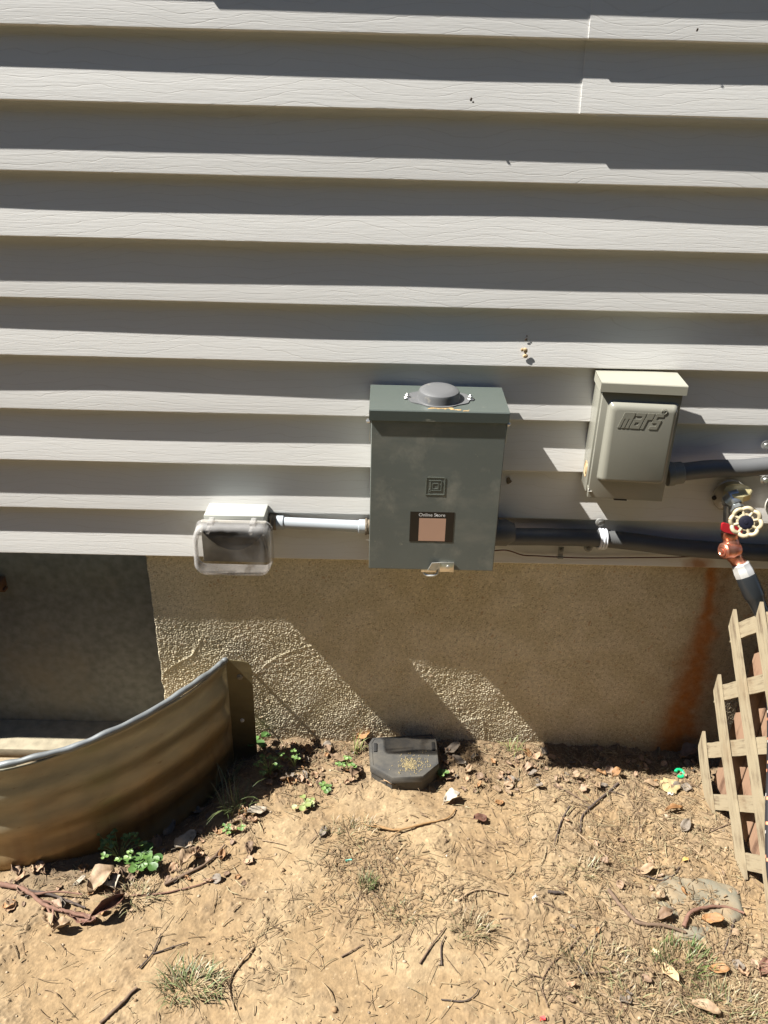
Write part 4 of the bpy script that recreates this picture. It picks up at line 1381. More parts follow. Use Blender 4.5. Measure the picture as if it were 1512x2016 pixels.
# ------------------------------------------------------------------ LATTICE
LXP = 0.716
lat = thing('lattice_panel', (LXP, -0.3, -0.49), 'weathered wooden lattice panel standing on edge at right, its slats crossing diagonally', 'lattice')
YE, YF, ZB_, ZT = -0.062, -0.66, -0.489, -0.005
def slat(c, fam, x, wd=0.031, th=0.0068, parent=lat, trim=(0, 0), seed=0):
    """fam +1: z = c + y ; fam -1: z = c - y ; clipped to the panel rectangle"""
    r = random.Random(seed)
    pts = []
    for y in (YE, YF):
        z = c + fam * y
        pts.append((y, z))
    # clip centre line
    ys = []
    y_top = (ZT - c) / fam; y_bot = (ZB_ - c) / fam
    lo, hi = YF, YE
    if fam > 0: lo = max(lo, y_bot); hi = min(hi, y_top)
    else: lo = max(lo, y_top); hi = min(hi, y_bot)
    if hi - lo < 0.03: return
    hi -= trim[0]; lo += trim[1]
    A = Vector((x, hi, c + fam * hi)); Bp = Vector((x, lo, c + fam * lo))
    L_ = (Bp - A).length
    b = bmesh.new()
    # local slat along +y, width along x(local), thickness z(local)
    n_ = max(4, int(L_ / .02))
    hw = wd / 2
    cut0 = hw * 0.95   # 45 degree cut ends
    secs = []
    for i in range(n_ + 1):
        t = i / n_
        wob = r.uniform(-.0005, .0005)
        yl = t * L_
        s0 = yl; s1 = yl
        if i == 0: s0, s1 = -cut0, cut0
        if i == n_: s0, s1 = L_ - cut0, L_ + cut0
        if fam < 0: s0, s1 = s1, s0
        if i == n_: s0, s1 = (s1, s0)
        bow = 0.0016 * math.sin(t * math.pi * 1.3 + seed)
        secs.append([b.verts.new((-hw + wob, s0, bow + th / 2)), b.verts.new((hw + wob, s1, bow + th / 2)), b.verts.new((hw + wob, s1, bow - th / 2)), b.verts.new((-hw + wob, s0, bow - th / 2))])
    for a_, c_ in zip(secs[:-1], secs[1:]):
        for k in range(4):
            j = (k + 1) % 4
            b.faces.new((a_[k], a_[j], c_[j], c_[k]))
    b.faces.new(secs[0][::-1]); b.faces.new(secs[-1])
    bevel_all(b, 0.0008, 1, 40)
    bmesh.ops.recalc_face_normals(b, faces=b.faces)
    me = bpy.data.meshes.new('slat'); b.to_mesh(me); b.free()
    me.materials.append(M_WOOD)
    o = bpy.data.objects.new('slat', me); COL.objects.link(o)
    d = (Bp - A).normalized()
    zax = Vector((-1, 0, 0)); xax = d.cross(zax)
    R = Matrix((xax, d, zax)).transposed().to_4x4()
    R.translation = A - Vector(parent.location)
    o.parent = parent
    o.matrix_local = R
    me.shade_smooth(); me.set_sharp_from_angle(angle=math.radians(30))
    return o
k0 = 0
for c in (-0.330, -0.169, -0.017, 0.134, 0.285, 0.436, 0.587):
    slat(c, 1, LXP, seed=k0, trim=(0.005 if k0 % 2 else 0.0, 0)); k0 += 1
for c in (-0.180, -0.334, -0.490, -0.637, -0.785, -0.935, -1.085):
    slat(c, -1, LXP + 0.0075, seed=k0, trim=(0.004, 0)); k0 += 1
# reddish boards behind
bd_ = thing('fence_boards', (0.775, -0.35, -0.5), 'reddish rough sawn boards standing behind the wooden lattice', 'boards')
y_ = -0.105; k = 0
while y_ > -0.75:
    wd = random.uniform(.075, .1)
    b = bmesh.new()
    lean = 0.03
    z0_, z1_ = -0.47, -0.045 - random.uniform(0, .02)
    t = bmesh.new(); bmesh.ops.create_cube(t, size=1)
    for v in t.verts:
        v.co = Vector((v.co.x * (wd - .004), (v.co.y + .5) * (z1_ - z0_), v.co.z * 0.012))
    bmesh.ops.bevel(t, geom=list(t.edges), offset=.0012, segments=1, affect='EDGES')
    me = bpy.data.meshes.new('board'); t.to_mesh(me); t.free(); b.free()
    me.materials.append(M_CEDAR)
    o = bpy.data.objects.new('board', me); COL.objects.link(o); o.parent = bd_
    R = Matrix((Vector((0, -1, 0)), Vector((lean, 0, 1)).normalized(), Vector((-1, 0, lean)).normalized())).transposed().to_4x4()
    R.translation = Vector((0.748 + random.uniform(-.002, .002), y_ - wd / 2, z0_)) - Vector(bd_.location)
    o.matrix_local = R
    y_ -= wd; k += 1

# ------------------------------------------------------------------ BAIT STATION
bs_ = thing('black_ground_box', (0.065, -0.09, -0.48), 'low black plastic box with crumbs on its lid, on the ground by the foundation', 'bait box')
TZ = -0.4430
out2 = [(728, 1462), (734, 1453), (850, 1445), (858, 1453), (863, 1503), (832, 1528), (772, 1531), (731, 1508)]
def plane(px, py, z):
    v = ray(px, py); return CAM + v * ((z - CAM.z) / v.z)
top = [plane(a, c, TZ) for a, c in out2]
cx_ = sum((p.x for p in top)) / 8; cy_ = sum((p.y for p in top)) / 8
def scaled(pts, s, z): return [Vector((cx_ + (p.x - cx_) * s, cy_ + (p.y - cy_) * s, z)) for p in pts]
b = B()
rings = [scaled(top, 1.03, TZ - 0.0150), scaled(top, 1.03, TZ - 0.0045), scaled(top, 1.0, TZ), scaled(top, 0.945, TZ + 0.0004), scaled(top, 0.938, TZ - 0.0007), scaled(top, 0.90, TZ - 0.0006)]
loft(b, rings); bevel_all(b, .0007, 1, 25)
ld = obj('lid', b, M_BAIT, bs_, 40)
b = B(); loft(b, [scaled(top, 0.985, -0.50), scaled(top, 0.995, TZ - 0.0155)]); obj('base', b, M_BAIT, bs_, 40)
for a_, c_, l_ in ((739, 1470, .02), (853, 1468, .02)):
    b = B(); q = plane(a_, c_, TZ); box(b, q.x - .0035, q.x + .0035, q.y - l_ / 2 - .006, q.y + l_ / 2, TZ - .0012, TZ + .0022, .0008)
    obj('catch', b, M_BLACK, ld)
b = B()
r_ = random.Random(9)
for i in range(420):
    if i < 300: px_, py_ = r_.gauss(806, 9), r_.gauss(1506, 7)
    else: px_, py_ = r_.gauss(818, 17), r_.gauss(1500, 9)
    q = plane(px_, py_, TZ)
    if abs(q.x - cx_) > .058 or not (cy_ - .062 < q.y < cy_ + .05): continue
    s = r_.uniform(.0005, .0017)
    t = bmesh.new(); bmesh.ops.create_icosphere(t, subdivisions=1, radius=s)
    bmesh.ops.transform(t, matrix=Matrix.Translation((q.x, q.y, TZ - .0012 + s * .7)), verts=t.verts)
    merge(b, t)
cr = obj('crumbs', b, M_CRUMB, ld, 0)
b = B()
for i, row in enumerate(((842, 1456, 6), (825, 1463, 5))):
    for k in range(row[2]):
        q = plane(row[0] - k * 7 + i * 3, row[1] - k * .3, TZ - .0014)
        box(b, q.x, q.x + .0032, q.y, q.y + .0034, TZ - .0018, TZ - .0010, 0)
obj('raised_marks', b, M_BAIT, ld, 0)

# ------------------------------------------------------------------ FLAT STONE
def build_stone():
    ctr = gnd(1365, 1780)
    u = np.linspace(0, 1, 26); a = np.linspace(0, 2 * math.pi, 72, endpoint=False)
    rr = np.random.default_rng(3)
    ph = rr.uniform(0, 6, 6)
    Rb = 0.088 * (1 + .16 * np.sin(2 * a + ph[0]) + .09 * np.sin(3 * a + ph[1]) + .06 * np.sin(5 * a + ph[2]) + .03 * np.sin(9 * a + ph[3]))
    V = [[ctr.x, ctr.y, float(H(ctr.x, ctr.y)) + .0018]]
    for uu in u[1:]:
        for k, aa in enumerate(a):
            x = ctr.x + math.cos(aa) * Rb[k] * uu * 1.05; y = ctr.y + math.sin(aa) * Rb[k] * uu * .85
            big = 0.0022 * math.sin(x * 60 + 1) * math.cos(y * 75) + .0012 * math.sin(x * 170 + y * 130)
            z = float(H(x, y)) + 0.0018 + big - .016 * max(0, uu - .86) / .14
            V.append([x, y, z])
    n_ = len(a); Fq = []
    b = bmesh.new()
    vs = [b.verts.new(v) for v in V]
    for k in range(n_): b.faces.new((vs[0], vs[1 + k], vs[1 + (k + 1) % n_]))
    for r0 in range(len(u) - 2):
        for k in range(n_):
            p = 1 + r0 * n_; q_ = p + n_; j = (k + 1) % n_
            b.faces.new((vs[p + k], vs[q_ + k], vs[q_ + j], vs[p + j]))
    o = obj('flat_stone', b, M_STONE, None, 0, loc=tuple(ctr)); o.data.shade_smooth()
    tag(o, 'flat grey slate stone half buried in the dirt, in front of the lattice', 'stone')
build_stone()

# ------------------------------------------------------------------ LITTER (stuff)
def build_litter():
    N_ = 11500
    r = np.random.default_rng(77)
    x = r.uniform(-0.76, 0.74, N_ * 3); y = r.uniform(-0.72, 0.005, N_ * 3)
    # density: near the wall, to the right, around clumps
    clump = CLUMP + [(0.02, -.33, .10, .045, 1.2), (0.0, -0.42, .12, .05, .9), (.18, -.42, .06, .06, .8), (.42, -.48, .14, .12, 1.0), (.55, -.2, .16, .1, .9), (.5, -.6, .2, .06, 1.1), (-.22, -.53, .08, .05, .6), (-.47, -.36, .14, .04, 1.1), (-.3, -.22, .08, .09, .9), (.3, -.12, .14, .05, .6), (.62, -.5, .1, .12, .8)]
    dens = 0.05 + 0.75 * np.exp(-(-y / 0.07) ** 2) + 0.20 * sst(x, .15, .6)
    for cx, cy, sx, sy, a in clump: dens += 0.55 * a * np.exp(-((x - cx) / sx) ** 2 - ((y - cy) / sy) ** 2)
    keep = (r.uniform(0, 1, len(x)) < dens) & ~inside_well(x, y)
    x, y = x[keep][:N_], y[keep][:N_]
    n = len(x)
    ln = np.where(r.uniform(0, 1, n) < .22, r.uniform(.016, .045, n), r.gamma(2.0, .0036, n) + .002)
    wd = np.where(r.uniform(0, 1, n) < .08, r.uniform(.0006, .0012, n), r.uniform(.0002, .0005, n))
    th = r.uniform(0, 2 * math.pi, n); cur = r.normal(0, .5, n)
    K = 5
    V = np.zeros((n, K, 2, 3)); cols = np.zeros((n, K, 2, 3))
    pal = np.array([[.27, .19, .105], [.20, .135, .075], [.14, .09, .055], [.31, .24, .14], [.18, .12, .065], [.24, .16, .085], [.28, .23, .13], [.25, .18, .1]])
    pc = pal[r.integers(0, len(pal), n)] * r.uniform(.75, 1.2, (n, 1))
    px_, py_ = x.copy(), y.copy()
    lift0 = np.abs(r.normal(0, .0016, n)); lift1 = np.abs(r.normal(0, .003, n)) * (ln > .012)
    for k in range(K):
        t = k / (K - 1)
        ang = th + cur * (t - .5)
        if k: px_ = px_ + np.cos(ang) * ln / (K - 1); py_ = py_ + np.sin(ang) * ln / (K - 1)
        z = gzv(px_, py_) + .0006 + lift0 + lift1 * t + .0012 * np.sin(t * 3.1)
        w = wd * (1 - .6 * abs(t - .45))
        for s in (0, 1):
            sg = s * 2 - 1
            V[:, k, s, 0] = px_ - np.sin(ang) * w * sg; V[:, k, s, 1] = py_ + np.cos(ang) * w * sg
            V[:, k, s, 2] = z + (.0004 if s else 0)
            cols[:, k, s] = pc
    V[..., 1] = np.minimum(V[..., 1], 0.010)
    base = (np.arange(n) * K * 2)[:, None]
    q = []
    for k in range(K - 1): q.append(base + np.array([[2 * k, 2 * k + 1, 2 * k + 3, 2 * k + 2]]))
    Fq = np.concatenate(q)
    me = npmesh('dry_litter', V.reshape(-1, 3), Fq, cols.reshape(-1, 3))
    o = add_mesh('dry_litter', me, M_LIT, None, 0)
    so = o.modifiers.new('thickness', 'SOLIDIFY'); so.thickness = .0007
    tag(o, 'fine dry straw and twig bits scattered over the dirt', 'litter', kind='stuff')
    # crumbs of soil
    n = 4200
    x = r.uniform(-0.76, 0.76, n * 3); y = r.uniform(-0.72, 0.008, n * 3)
    dens = 0.12 + 0.9 * np.exp(-(-y / 0.09) ** 2) + .3 * sst(x, .2, .6)
    keep = (r.uniform(0, 1, len(x)) < dens) & ~inside_well(x, y)
    x, y = x[keep][:n], y[keep][:n]; n = len(x)
    t = bmesh.new(); bmesh.ops.create_icosphere(t, subdivisions=1, radius=1)
    bv = np.array([v.co[:] for v in t.verts]); bf = np.array([[v.index for v in f.verts] for f in t.faces]); t.free()
    s = r.gamma(1.6, .0005, n) + .0005
    V = bv[None] * (1 + r.normal(0, .16, (n, len(bv), 1))) * s[:, None, None] * np.stack([r.uniform(.8, 1.5, n), r.uniform(.8, 1.4, n), r.uniform(.5, .9, n)], -1)[:, None, :]
    V[..., 0] += x[:, None]; V[..., 1] += y[:, None]; V[..., 2] += (gzv(x, y) + s * .3)[:, None]
    pal = np.array([[.27, .17, .085], [.24, .15, .075], [.30, .2, .11], [.18, .12, .07], [.36, .28, .19], [.2, .15, .1]])
    pc = pal[r.integers(0, len(pal), n)] * r.uniform(.8, 1.15, (n, 1))
    Fq = (bf[None] + (np.arange(n) * len(bv))[:, None, None]).reshape(-1, 3)
    me = npmesh('soil_crumbs', V.reshape(-1, 3), Fq, np.repeat(pc, len(bv), axis=0))
    o = add_mesh('soil_crumbs', me, M_LIT, None, 0)
    tag(o, 'small crumbs of tan soil and grit on the dirt', 'soil crumbs', kind='stuff')
build_litter()

# ------------------------------------------------------------------ STICKS
def stick(pxs, r, col, label, cat='stick', name='stick', taper=.55, lift=.002, forks=(), group=None):
    P = [G_(a, c, r * .8 + lift) for a, c in pxs]
    Pc = catmull(P, 7)
    rd = random.Random(int(pxs[0][0] * 13 + pxs[0][1]))
    Pc = [p + Vector((rd.uniform(-1, 1), rd.uniform(-1, 1), rd.uniform(-.3, .6))) * r * .22 for p in Pc]
    for i, p in enumerate(Pc):
        p.z = max(p.z, gz(p.x, p.y) + r * .4)
    n_ = len(Pc)
    rs = [r * (1 - (1 - taper) * i / n_) * rd.uniform(.88, 1.12) for i in range(n_)]
    b = B(); tube(b, Pc, rs, 8)
    for i0, dx_, dy_, l_ in forks:
        p = Pc[int(i0 * (n_ - 1))]
        q = p + Vector((dx_, dy_, .003)).normalized() * l_
        mid_ = (p + q) / 2 + Vector((rd.uniform(-.1, .1), rd.uniform(-.1, .1), 0)) * l_
        f_ = catmull([p, mid_, q], 4)
        for v in f_[1:]: v.z = max(gz(v.x, v.y) + .001, v.z - .001)
        tube(b, f_, [r * .5 * (1 - .5 * i / len(f_)) for i in range(len(f_))], 6)
    o = obj(name, b, M_LIT, None, 60, loc=tuple(P[0]))
    set_cols(o.data, np.tile(col, (len(o.data.vertices), 1)))
    return tag(o, label, cat, group)
BR, DK, TN, RD, OR = (.14, .092, .06), (.07, .05, .04), (.28, .2, .12), (.18, .095, .065), (.28, .165, .07)
stick([(1120, 1594), (1103, 1625), (1090, 1668)], .0018, DK, 'thin dark twig with a bend lying right of the middle, below the foundation shadow')
stick([(1216, 1548), (1200, 1560), (1163, 1590), (1145, 1612), (1142, 1640)], .0026, DK, 'dark knobbly twig with a forked top just below the foundation shadow', forks=((.25, .04, -.02, .03), (.5, -.04, .01, .025)))
stick([(1112, 1625), (1155, 1656), (1196, 1689)], .0022, TN, 'straight pale tan stem half sunk in the dirt')
stick([(1328, 1643), (1370, 1676), (1413, 1709), (1443, 1773), (1488, 1790)], .0016, TN, 'long thin pale stem bending down beside the lattice foot', forks=((.45, .03, -.03, .03),))
stick([(1196, 1758), (1225, 1795), (1256, 1824), (1300, 1828), (1349, 1839)], .0040, BR, 'thick brown root crossing the dirt at the left edge of the flat stone', 'root', 'root', .6)
stick([(1345, 1830), (1352, 1812), (1370, 1800), (1406, 1789), (1440, 1790), (1464, 1799)], .0040, RD, 'thick reddish brown stick arching across the flat stone', lift=.005)
stick([(1142, 1845), (1110, 1878), (1085, 1902), (1066, 1940), (1078, 1985)], .0013, BR, 'long thin hooked twig at the lower right curving down like a sickle')
stick([(1449, 1804), (1437, 1840), (1423, 1880)], .0016, DK, 'short dark twig slanting off the right side of the flat stone')
stick([(1088, 1553), (1125, 1568), (1161, 1587)], .0017, BR, 'brown twig lying at the foot of the foundation, left of the forked twig')
stick([(1190, 1817), (1165, 1855), (1139, 1890)], .0015, DK, 'short dark twig left of the green grass patch')
stick([(1180, 1770), (1210, 1795), (1245, 1812), (1272, 1822)], .0018, TN, 'pale grassy stem beside the thick brown root')
stick([(1078, 1760), (1094, 1762), (1109, 1761)], .0030, DK, 'stubby dark twig piece lying level in the bare dirt', taper=.9)
stick([(1160, 1915), (1215, 1913), (1270, 1912)], .0017, BR, 'straight brown twig lying level below the thick root')
stick([(0, 1746), (53, 1762), (93, 1789), (135, 1801), (179, 1812)], .0046, RD, 'reddish branch with side twigs at the left edge below the window well', 'branch', 'branch', .5, .004,
      forks=((.35, .09, .0, .09), (.4, .08, -.035, .06), (.5, .05, -.06, .05), (.6, .03, -.05, .035)))
stick([(55, 1763), (100, 1768), (150, 1785), (170, 1792)], .0030, DK, 'dark side twig lying along the reddish branch at the left', lift=.005)
stick([(198, 2018), (235, 1985), (270, 1949)], .0028, BR, 'straight thick brown twig pointing up to the grass tuft at lower left', taper=.9)
stick([(324, 1746), (380, 1719), (415, 1694), (443, 1664)], .0032, BR, 'curved brown stick along the shadow edge of the window well', forks=((.7, .03, .03, .03),))
stick([(260, 1768), (320, 1762), (380, 1748), (425, 1733)], .0017, RD, 'thin reddish twig below the curved brown stick')
stick([(300, 1880), (335, 1867), (370, 1853)], .0014, DK, 'thin dark twig lying above the lower left grass tuft')
stick([(275, 1908), (300, 1878), (318, 1842)], .0015, DK, 'thin dark twig crossing another above the lower left grass tuft')
stick([(499, 1870), (478, 1895), (457, 1926), (452, 1955), (461, 1990)], .0020, TN, 'pale bent root right of the lower left grass tuft')
stick([(736, 1629), (781, 1641), (834, 1628), (880, 1614), (897, 1594)], .0026, OR, 'orange tan root running across the dirt below the black box', 'root', 'root', forks=((.15, -.05, .01, .05), (.3, -.03, -.03, .04)))
stick([(826, 1905), (850, 1868), (877, 1831)], .0016, BR, 'straight brown twig in the bare dirt near the middle of the foreground')
stick([(903, 1778), (925, 1765), (956, 1757), (999, 1764)], .0018, TN, 'arched pale stem in the middle of the dirt')
stick([(869, 1905), (868, 1870), (876, 1848)], .0014, DK, 'short dark twig beside the straight brown twig in the foreground')
stick([(672, 1883), (695, 1872), (715, 1861)], .0014, BR, 'small brown twig left of the middle foreground')
stick([(868, 1967), (913, 1973), (935, 1960), (942, 1948)], .0013, DK, 'thin hooked twig near the bottom edge, centre right')
stick([(515, 1656), (540, 1662), (563, 1668)], .0014, TN, 'small pale stem lying level left of the leaf chip')
stick([(1266, 1722), (1300, 1735), (1325, 1724), (1338, 1708)], .0013, DK, 'small curved dark twig at the top of the flat stone')
stick([(1400, 1640), (1440, 1624), (1470, 1600)], .0012, BR, 'thin twig reaching toward the lattice foot')
stick([(1175, 1952), (1215, 1972), (1255, 1980)], .0022, TN, 'pale woody stem at the lower right below the level twig')

# ------------------------------------------------------------------ LEAVES
def leaf(px, py, size, ang, col, label, group=None, into=None, curl=.35, width=.55, lift=.003, tilt=(0, 0), name='dry_leaf', cat='leaf', ragged=.12, pos=None):
    p = pos if pos is not None else G_(px, py)
    rd = random.Random(int(px * 7 + py * 3 + 1))
    n_, m_ = 9, 5
    b = B(); grid = []
    ph = rd.uniform(0, 6)
    for i in range(n_):
        t = i / (n_ - 1)
        wv = width * size * (math.sin(math.pi * min(1, t * .96 + .02)) ** .75) * (1 + rd.uniform(-ragged, ragged))
        row = []
        for j in range(m_):
            s = (j / (m_ - 1) - .5)
            x = (t - .5) * size + rd.uniform(-1, 1) * size * .015
            y = s * wv
            z = curl * size * (4 * s * s * .5 + .35 * math.sin(t * 3.5 + ph) + .10 * math.sin(t * 11 + s * 5 + ph)) + abs(s) * .02 * size
            row.append(Vector((x, y, z)))
        grid.append(row)
    R = Matrix.Rotation(ang, 4, 'Z') @ Matrix.Rotation(tilt[0], 4, 'X') @ Matrix.Rotation(tilt[1], 4, 'Y')
    grid = [[R @ v for v in row] for row in grid]
    zmin = min(v.z for row in grid for v in row)
    vs = [[b.verts.new(p + v + Vector((0, 0, lift - zmin - .002))) for v in row] for row in grid]
    for i in range(n_ - 1):
        for j in range(m_ - 1):
            b.faces.new((vs[i][j], vs[i + 1][j], vs[i + 1][j + 1], vs[i][j + 1]))
    # stalk
    q0 = vs[0][m_ // 2].co.copy(); dirv = (vs[0][m_ // 2].co - vs[1][m_ // 2].co).normalized()
    if into is None: tube(b, [q0 - dirv * size * .02, q0 + dirv * size * .1, q0 + dirv * size * .22 + Vector((0, 0, -.001))], [size * .018, size * .014, size * .01], 5)
    if into is not None:
        n_v = len(b.verts); merge(into[0], b)
        into[1].append(np.clip(np.tile(col, (n_v, 1)) * np.random.default_rng(int(px * 10)).uniform(.85, 1.12, (n_v, 1)), 0, 1))
        return
    o = obj(name, b, M_LEAF, None, 60, loc=tuple(p))
    cn = np.tile(col, (len(o.data.vertices), 1)) * np.random.default_rng(int(px)).uniform(.85, 1.12, (len(o.data.vertices), 1))
    set_cols(o.data, np.clip(cn, 0, 1))
    so = o.modifiers.new('thickness', 'SOLIDIFY'); so.thickness = .0005
    return tag(o, label, cat, group)
LT, LB, LR, LW, LO, LG = (.27, .185, .11), (.18, .115, .07), (.15, .07, .045), (.36, .31, .24), (.27, .14, .055), (.16, .13, .10)
leaf(507, 1602, .040, .4, LW, 'bleached white leaf at the tip of the shadow edge, right of the window well', curl=.3)
leaf(334, 1635, .040, 1.2, LG, 'grey brown leaf deep in the shade beside the window well')
leaf(366, 1657, .050, .9, LW, 'large pale frayed leaf lying in the shade of the window well', width=.7, ragged=.3)
leaf(310, 1662, .036, 2.0, LB, 'brown curled leaf in the shade left of the pale frayed leaf')
leaf(385, 1603, .034, -.3, LG, 'small grey leaf high in the shade by the window well')
leaf(403, 1577, .034, .1, LT, 'narrow tan leaf in the shade nearest the window well flange', width=.35)
leaf(202, 1745, .052, .7, LT, 'big crumpled tan leaf in sun below the clover plant', width=.8, curl=.55, ragged=.3)
leaf(222, 1748, .034, 2.2, LW, 'crumpled whitish leaf against the big tan leaf', width=.8, curl=.6, ragged=.3)
leaf(212, 1793, .066, .8, LR, 'long curled reddish brown leaf beside the reddish branch', width=.32, curl=.5, tilt=(.5, 0))
leaf(165, 1812, .050, -.2, LR, 'reddish brown strip of leaf under the tip of the reddish branch', width=.4, curl=.3)
leaf(158, 1738, .026, .9, LW, 'slim white leaf sliver left of the crumpled leaves', width=.4, curl=.2)
leaf(98, 1822, .034, -.9, LT, 'tan leaf curled into a ring under the reddish branch', curl=.7)
leaf(122, 1832, .032, .2, LT, 'small tan cupped leaf below the ring shaped leaf', curl=.7)
leaf(371, 1697, .040, 1.1, LT, 'folded tan leaf at the shadow edge under the curved brown stick', width=.7, curl=.6)
leaf(1358, 1462, .060, .05, (.30, .2, .12), 'large tan leaf in shade lying between the rust stain and the lattice', width=.55, curl=.25, lift=.022)
leaf(1352, 1497, .052, .5, LB, 'brown folded leaf in shade just below the large tan leaf', width=.6, curl=.4, lift=.01)
leaf(1376, 1520, .050, 1.4, LT, 'upright tan leaf leaning on the broken lattice slat end', width=.5, curl=.3, tilt=(.7, .4), lift=.005)
leaf(1318, 1549, .048, .2, (.40, .30, .15), 'flat yellow tan leaf left of the green plastic ring', width=.85, curl=.1, ragged=.25)
leaf(1282, 1547, .032, -.2, LT, 'tan leaf left of the flat yellow leaf', curl=.3)
leaf(1325, 1600, .042, .25, LO, 'narrow orange brown leaf below the flat yellow leaf', width=.3)
leaf(1348, 1632, .034, .9, LG, 'dull grey leaf in front of the lattice foot')
leaf(1271, 1716, .038, .35, LT, 'tan leaf standing on edge at the top left of the flat stone', width=.45, curl=.4)
leaf(1306, 1812, .034, .4, LB, 'brown leaf caught under the reddish arched stick', curl=.5)
leaf(1400, 1819, .036, -.3, LO, 'orange brown leaf lying on the flat stone', curl=.45, width=.6)
leaf(1317, 1922, .040, 1.9, (.52, .36, .2), 'pointed tan leaf on the green grass patch', width=.5)
leaf(1389, 1987, .044, -.5, LT, 'long tan leaf near the bottom right below the grass patch', width=.45)
leaf(1415, 1912, .032, -.2, LO, 'rusty leaf right of the green grass patch')
leaf(1501, 1913, .034, .9, LR, 'red brown leaf at the right border low down')
leaf(1349, 1695, .016, .4, (.6, .38, .12), 'tiny yellow leaf beside a twig above the flat stone')
leaf(1291, 1875, .016, .1, (.62, .5, .3), 'tiny square pale chip left of the grass patch', width=.9, curl=.05)
leaf(889, 1576, .036, .3, (.42, .37, .30), 'white crumpled leaf right of the black box, below its shadow', width=.6, curl=.6, ragged=.35)
leaf(636, 1642, .026, 1.3, LG, 'small grey leaf chip in the bare dirt left of the orange root', width=.5)
leaf(945, 1616, .030, .3, LR, 'dark red brown leaf right of the orange root end', width=.8, ragged=.3)
leaf(983, 1581, .020, .3, LO, 'small orange leaf chip right of the white crumpled leaf', width=.7)
leaf(772, 1551, .036, .05, (.5, .34, .2), 'pinkish tan leaf touching the front of the black box', width=.6, curl=.4)
leaf(715, 1458, .034, .5, LO, 'orange leaf tucked behind the left corner of the black box', width=.8, lift=.008)
leaf(700, 1530, .036, 1.2, LB, 'brown leaf left of the black box front corner', width=.7, curl=.5)
leaf(668, 1500, .034, .2, LT, 'tan leaf in the litter left of the black box', width=.7, curl=.4)
leaf(645, 1480, .028, 2.0, LB, 'small brown leaf at the wall foot left of the black box', curl=.5)
leaf(890, 1487, .040, .6, LG, 'grey leaf right beside the black box at the wall foot', width=.6, curl=.4, lift=.008)
leaf(903, 1505, .034, 2.6, LG, 'grey leaf just below the other at the right of the black box', width=.5, curl=.4)
leaf(590, 1495, .032, 2.3, LT, 'tan leaf in litter at the wall foot right of the small weeds', curl=.4)
leaf(1415, 1560, .030, 1.7, LT, 'tan leaf under the lattice between the slat ends')
leaf(1490, 1655, .030, 1.2, LB, 'brown leaf behind the lattice near its lower slat', lift=.004)
litter_bm, litter_cols = B(), []
rd = random.Random(21)
zones = [('small dead leaf in the litter along the foundation left of the black box', 'small leaves along the foundation left', 520, 735, 1462, 1545, 80),
         ('small dead leaf in the litter along the foundation right of the black box', 'small leaves along the foundation right', 860, 1380, 1478, 1560, 110),
         ('small dead leaf in the shade beside the window well', 'small leaves beside the window well', 250, 500, 1560, 1740, 80),
         ('small dead leaf among twigs left under the window well', 'small leaves under the window well', 0, 260, 1712, 1800, 40),
         ('small dead leaf scattered on the rough dirt at lower right', 'small leaves scattered lower right', 1080, 1500, 1590, 2000, 34)]
for lab, grp, xa, xb, ya, yb, cnt in zones:
    for i in range(cnt):
        px_, py_ = rd.uniform(xa, xb), rd.uniform(ya, yb)
        p = gnd(px_, py_)
        if bool(inside_well(p.x, p.y)) or p.y > 0.0: continue
        if float(polydist(np.array([p.x]), np.array([p.y]), WCp[:60])[0]) < .02: continue
        if -0.02 < p.x < .145 and p.y > -.17: continue
        c = rd.choice([LT, LB, LB, LG, LO, (.35, .22, .13), (.3, .2, .13)])
        leaf(px_, py_, rd.uniform(.009, .023), rd.uniform(0, 6.28), c, None, None, into=(litter_bm, litter_cols), curl=rd.uniform(.2, .7), width=rd.uniform(.4, .9), tilt=(rd.uniform(-.5, .5), rd.uniform(-.4, .4)), ragged=.25)

me = bpy.data.meshes.new('leaf_litter'); litter_bm.to_mesh(me); litter_bm.free()
set_cols(me, np.concatenate(litter_cols))
lo_ = add_mesh('leaf_litter', me, M_LEAF, None, 60)
so = lo_.modifiers.new('thickness', 'SOLIDIFY'); so.thickness = .0005
tag(lo_, 'small brown dead leaf litter along the foundation and beside the window well', 'leaf litter', kind='stuff')

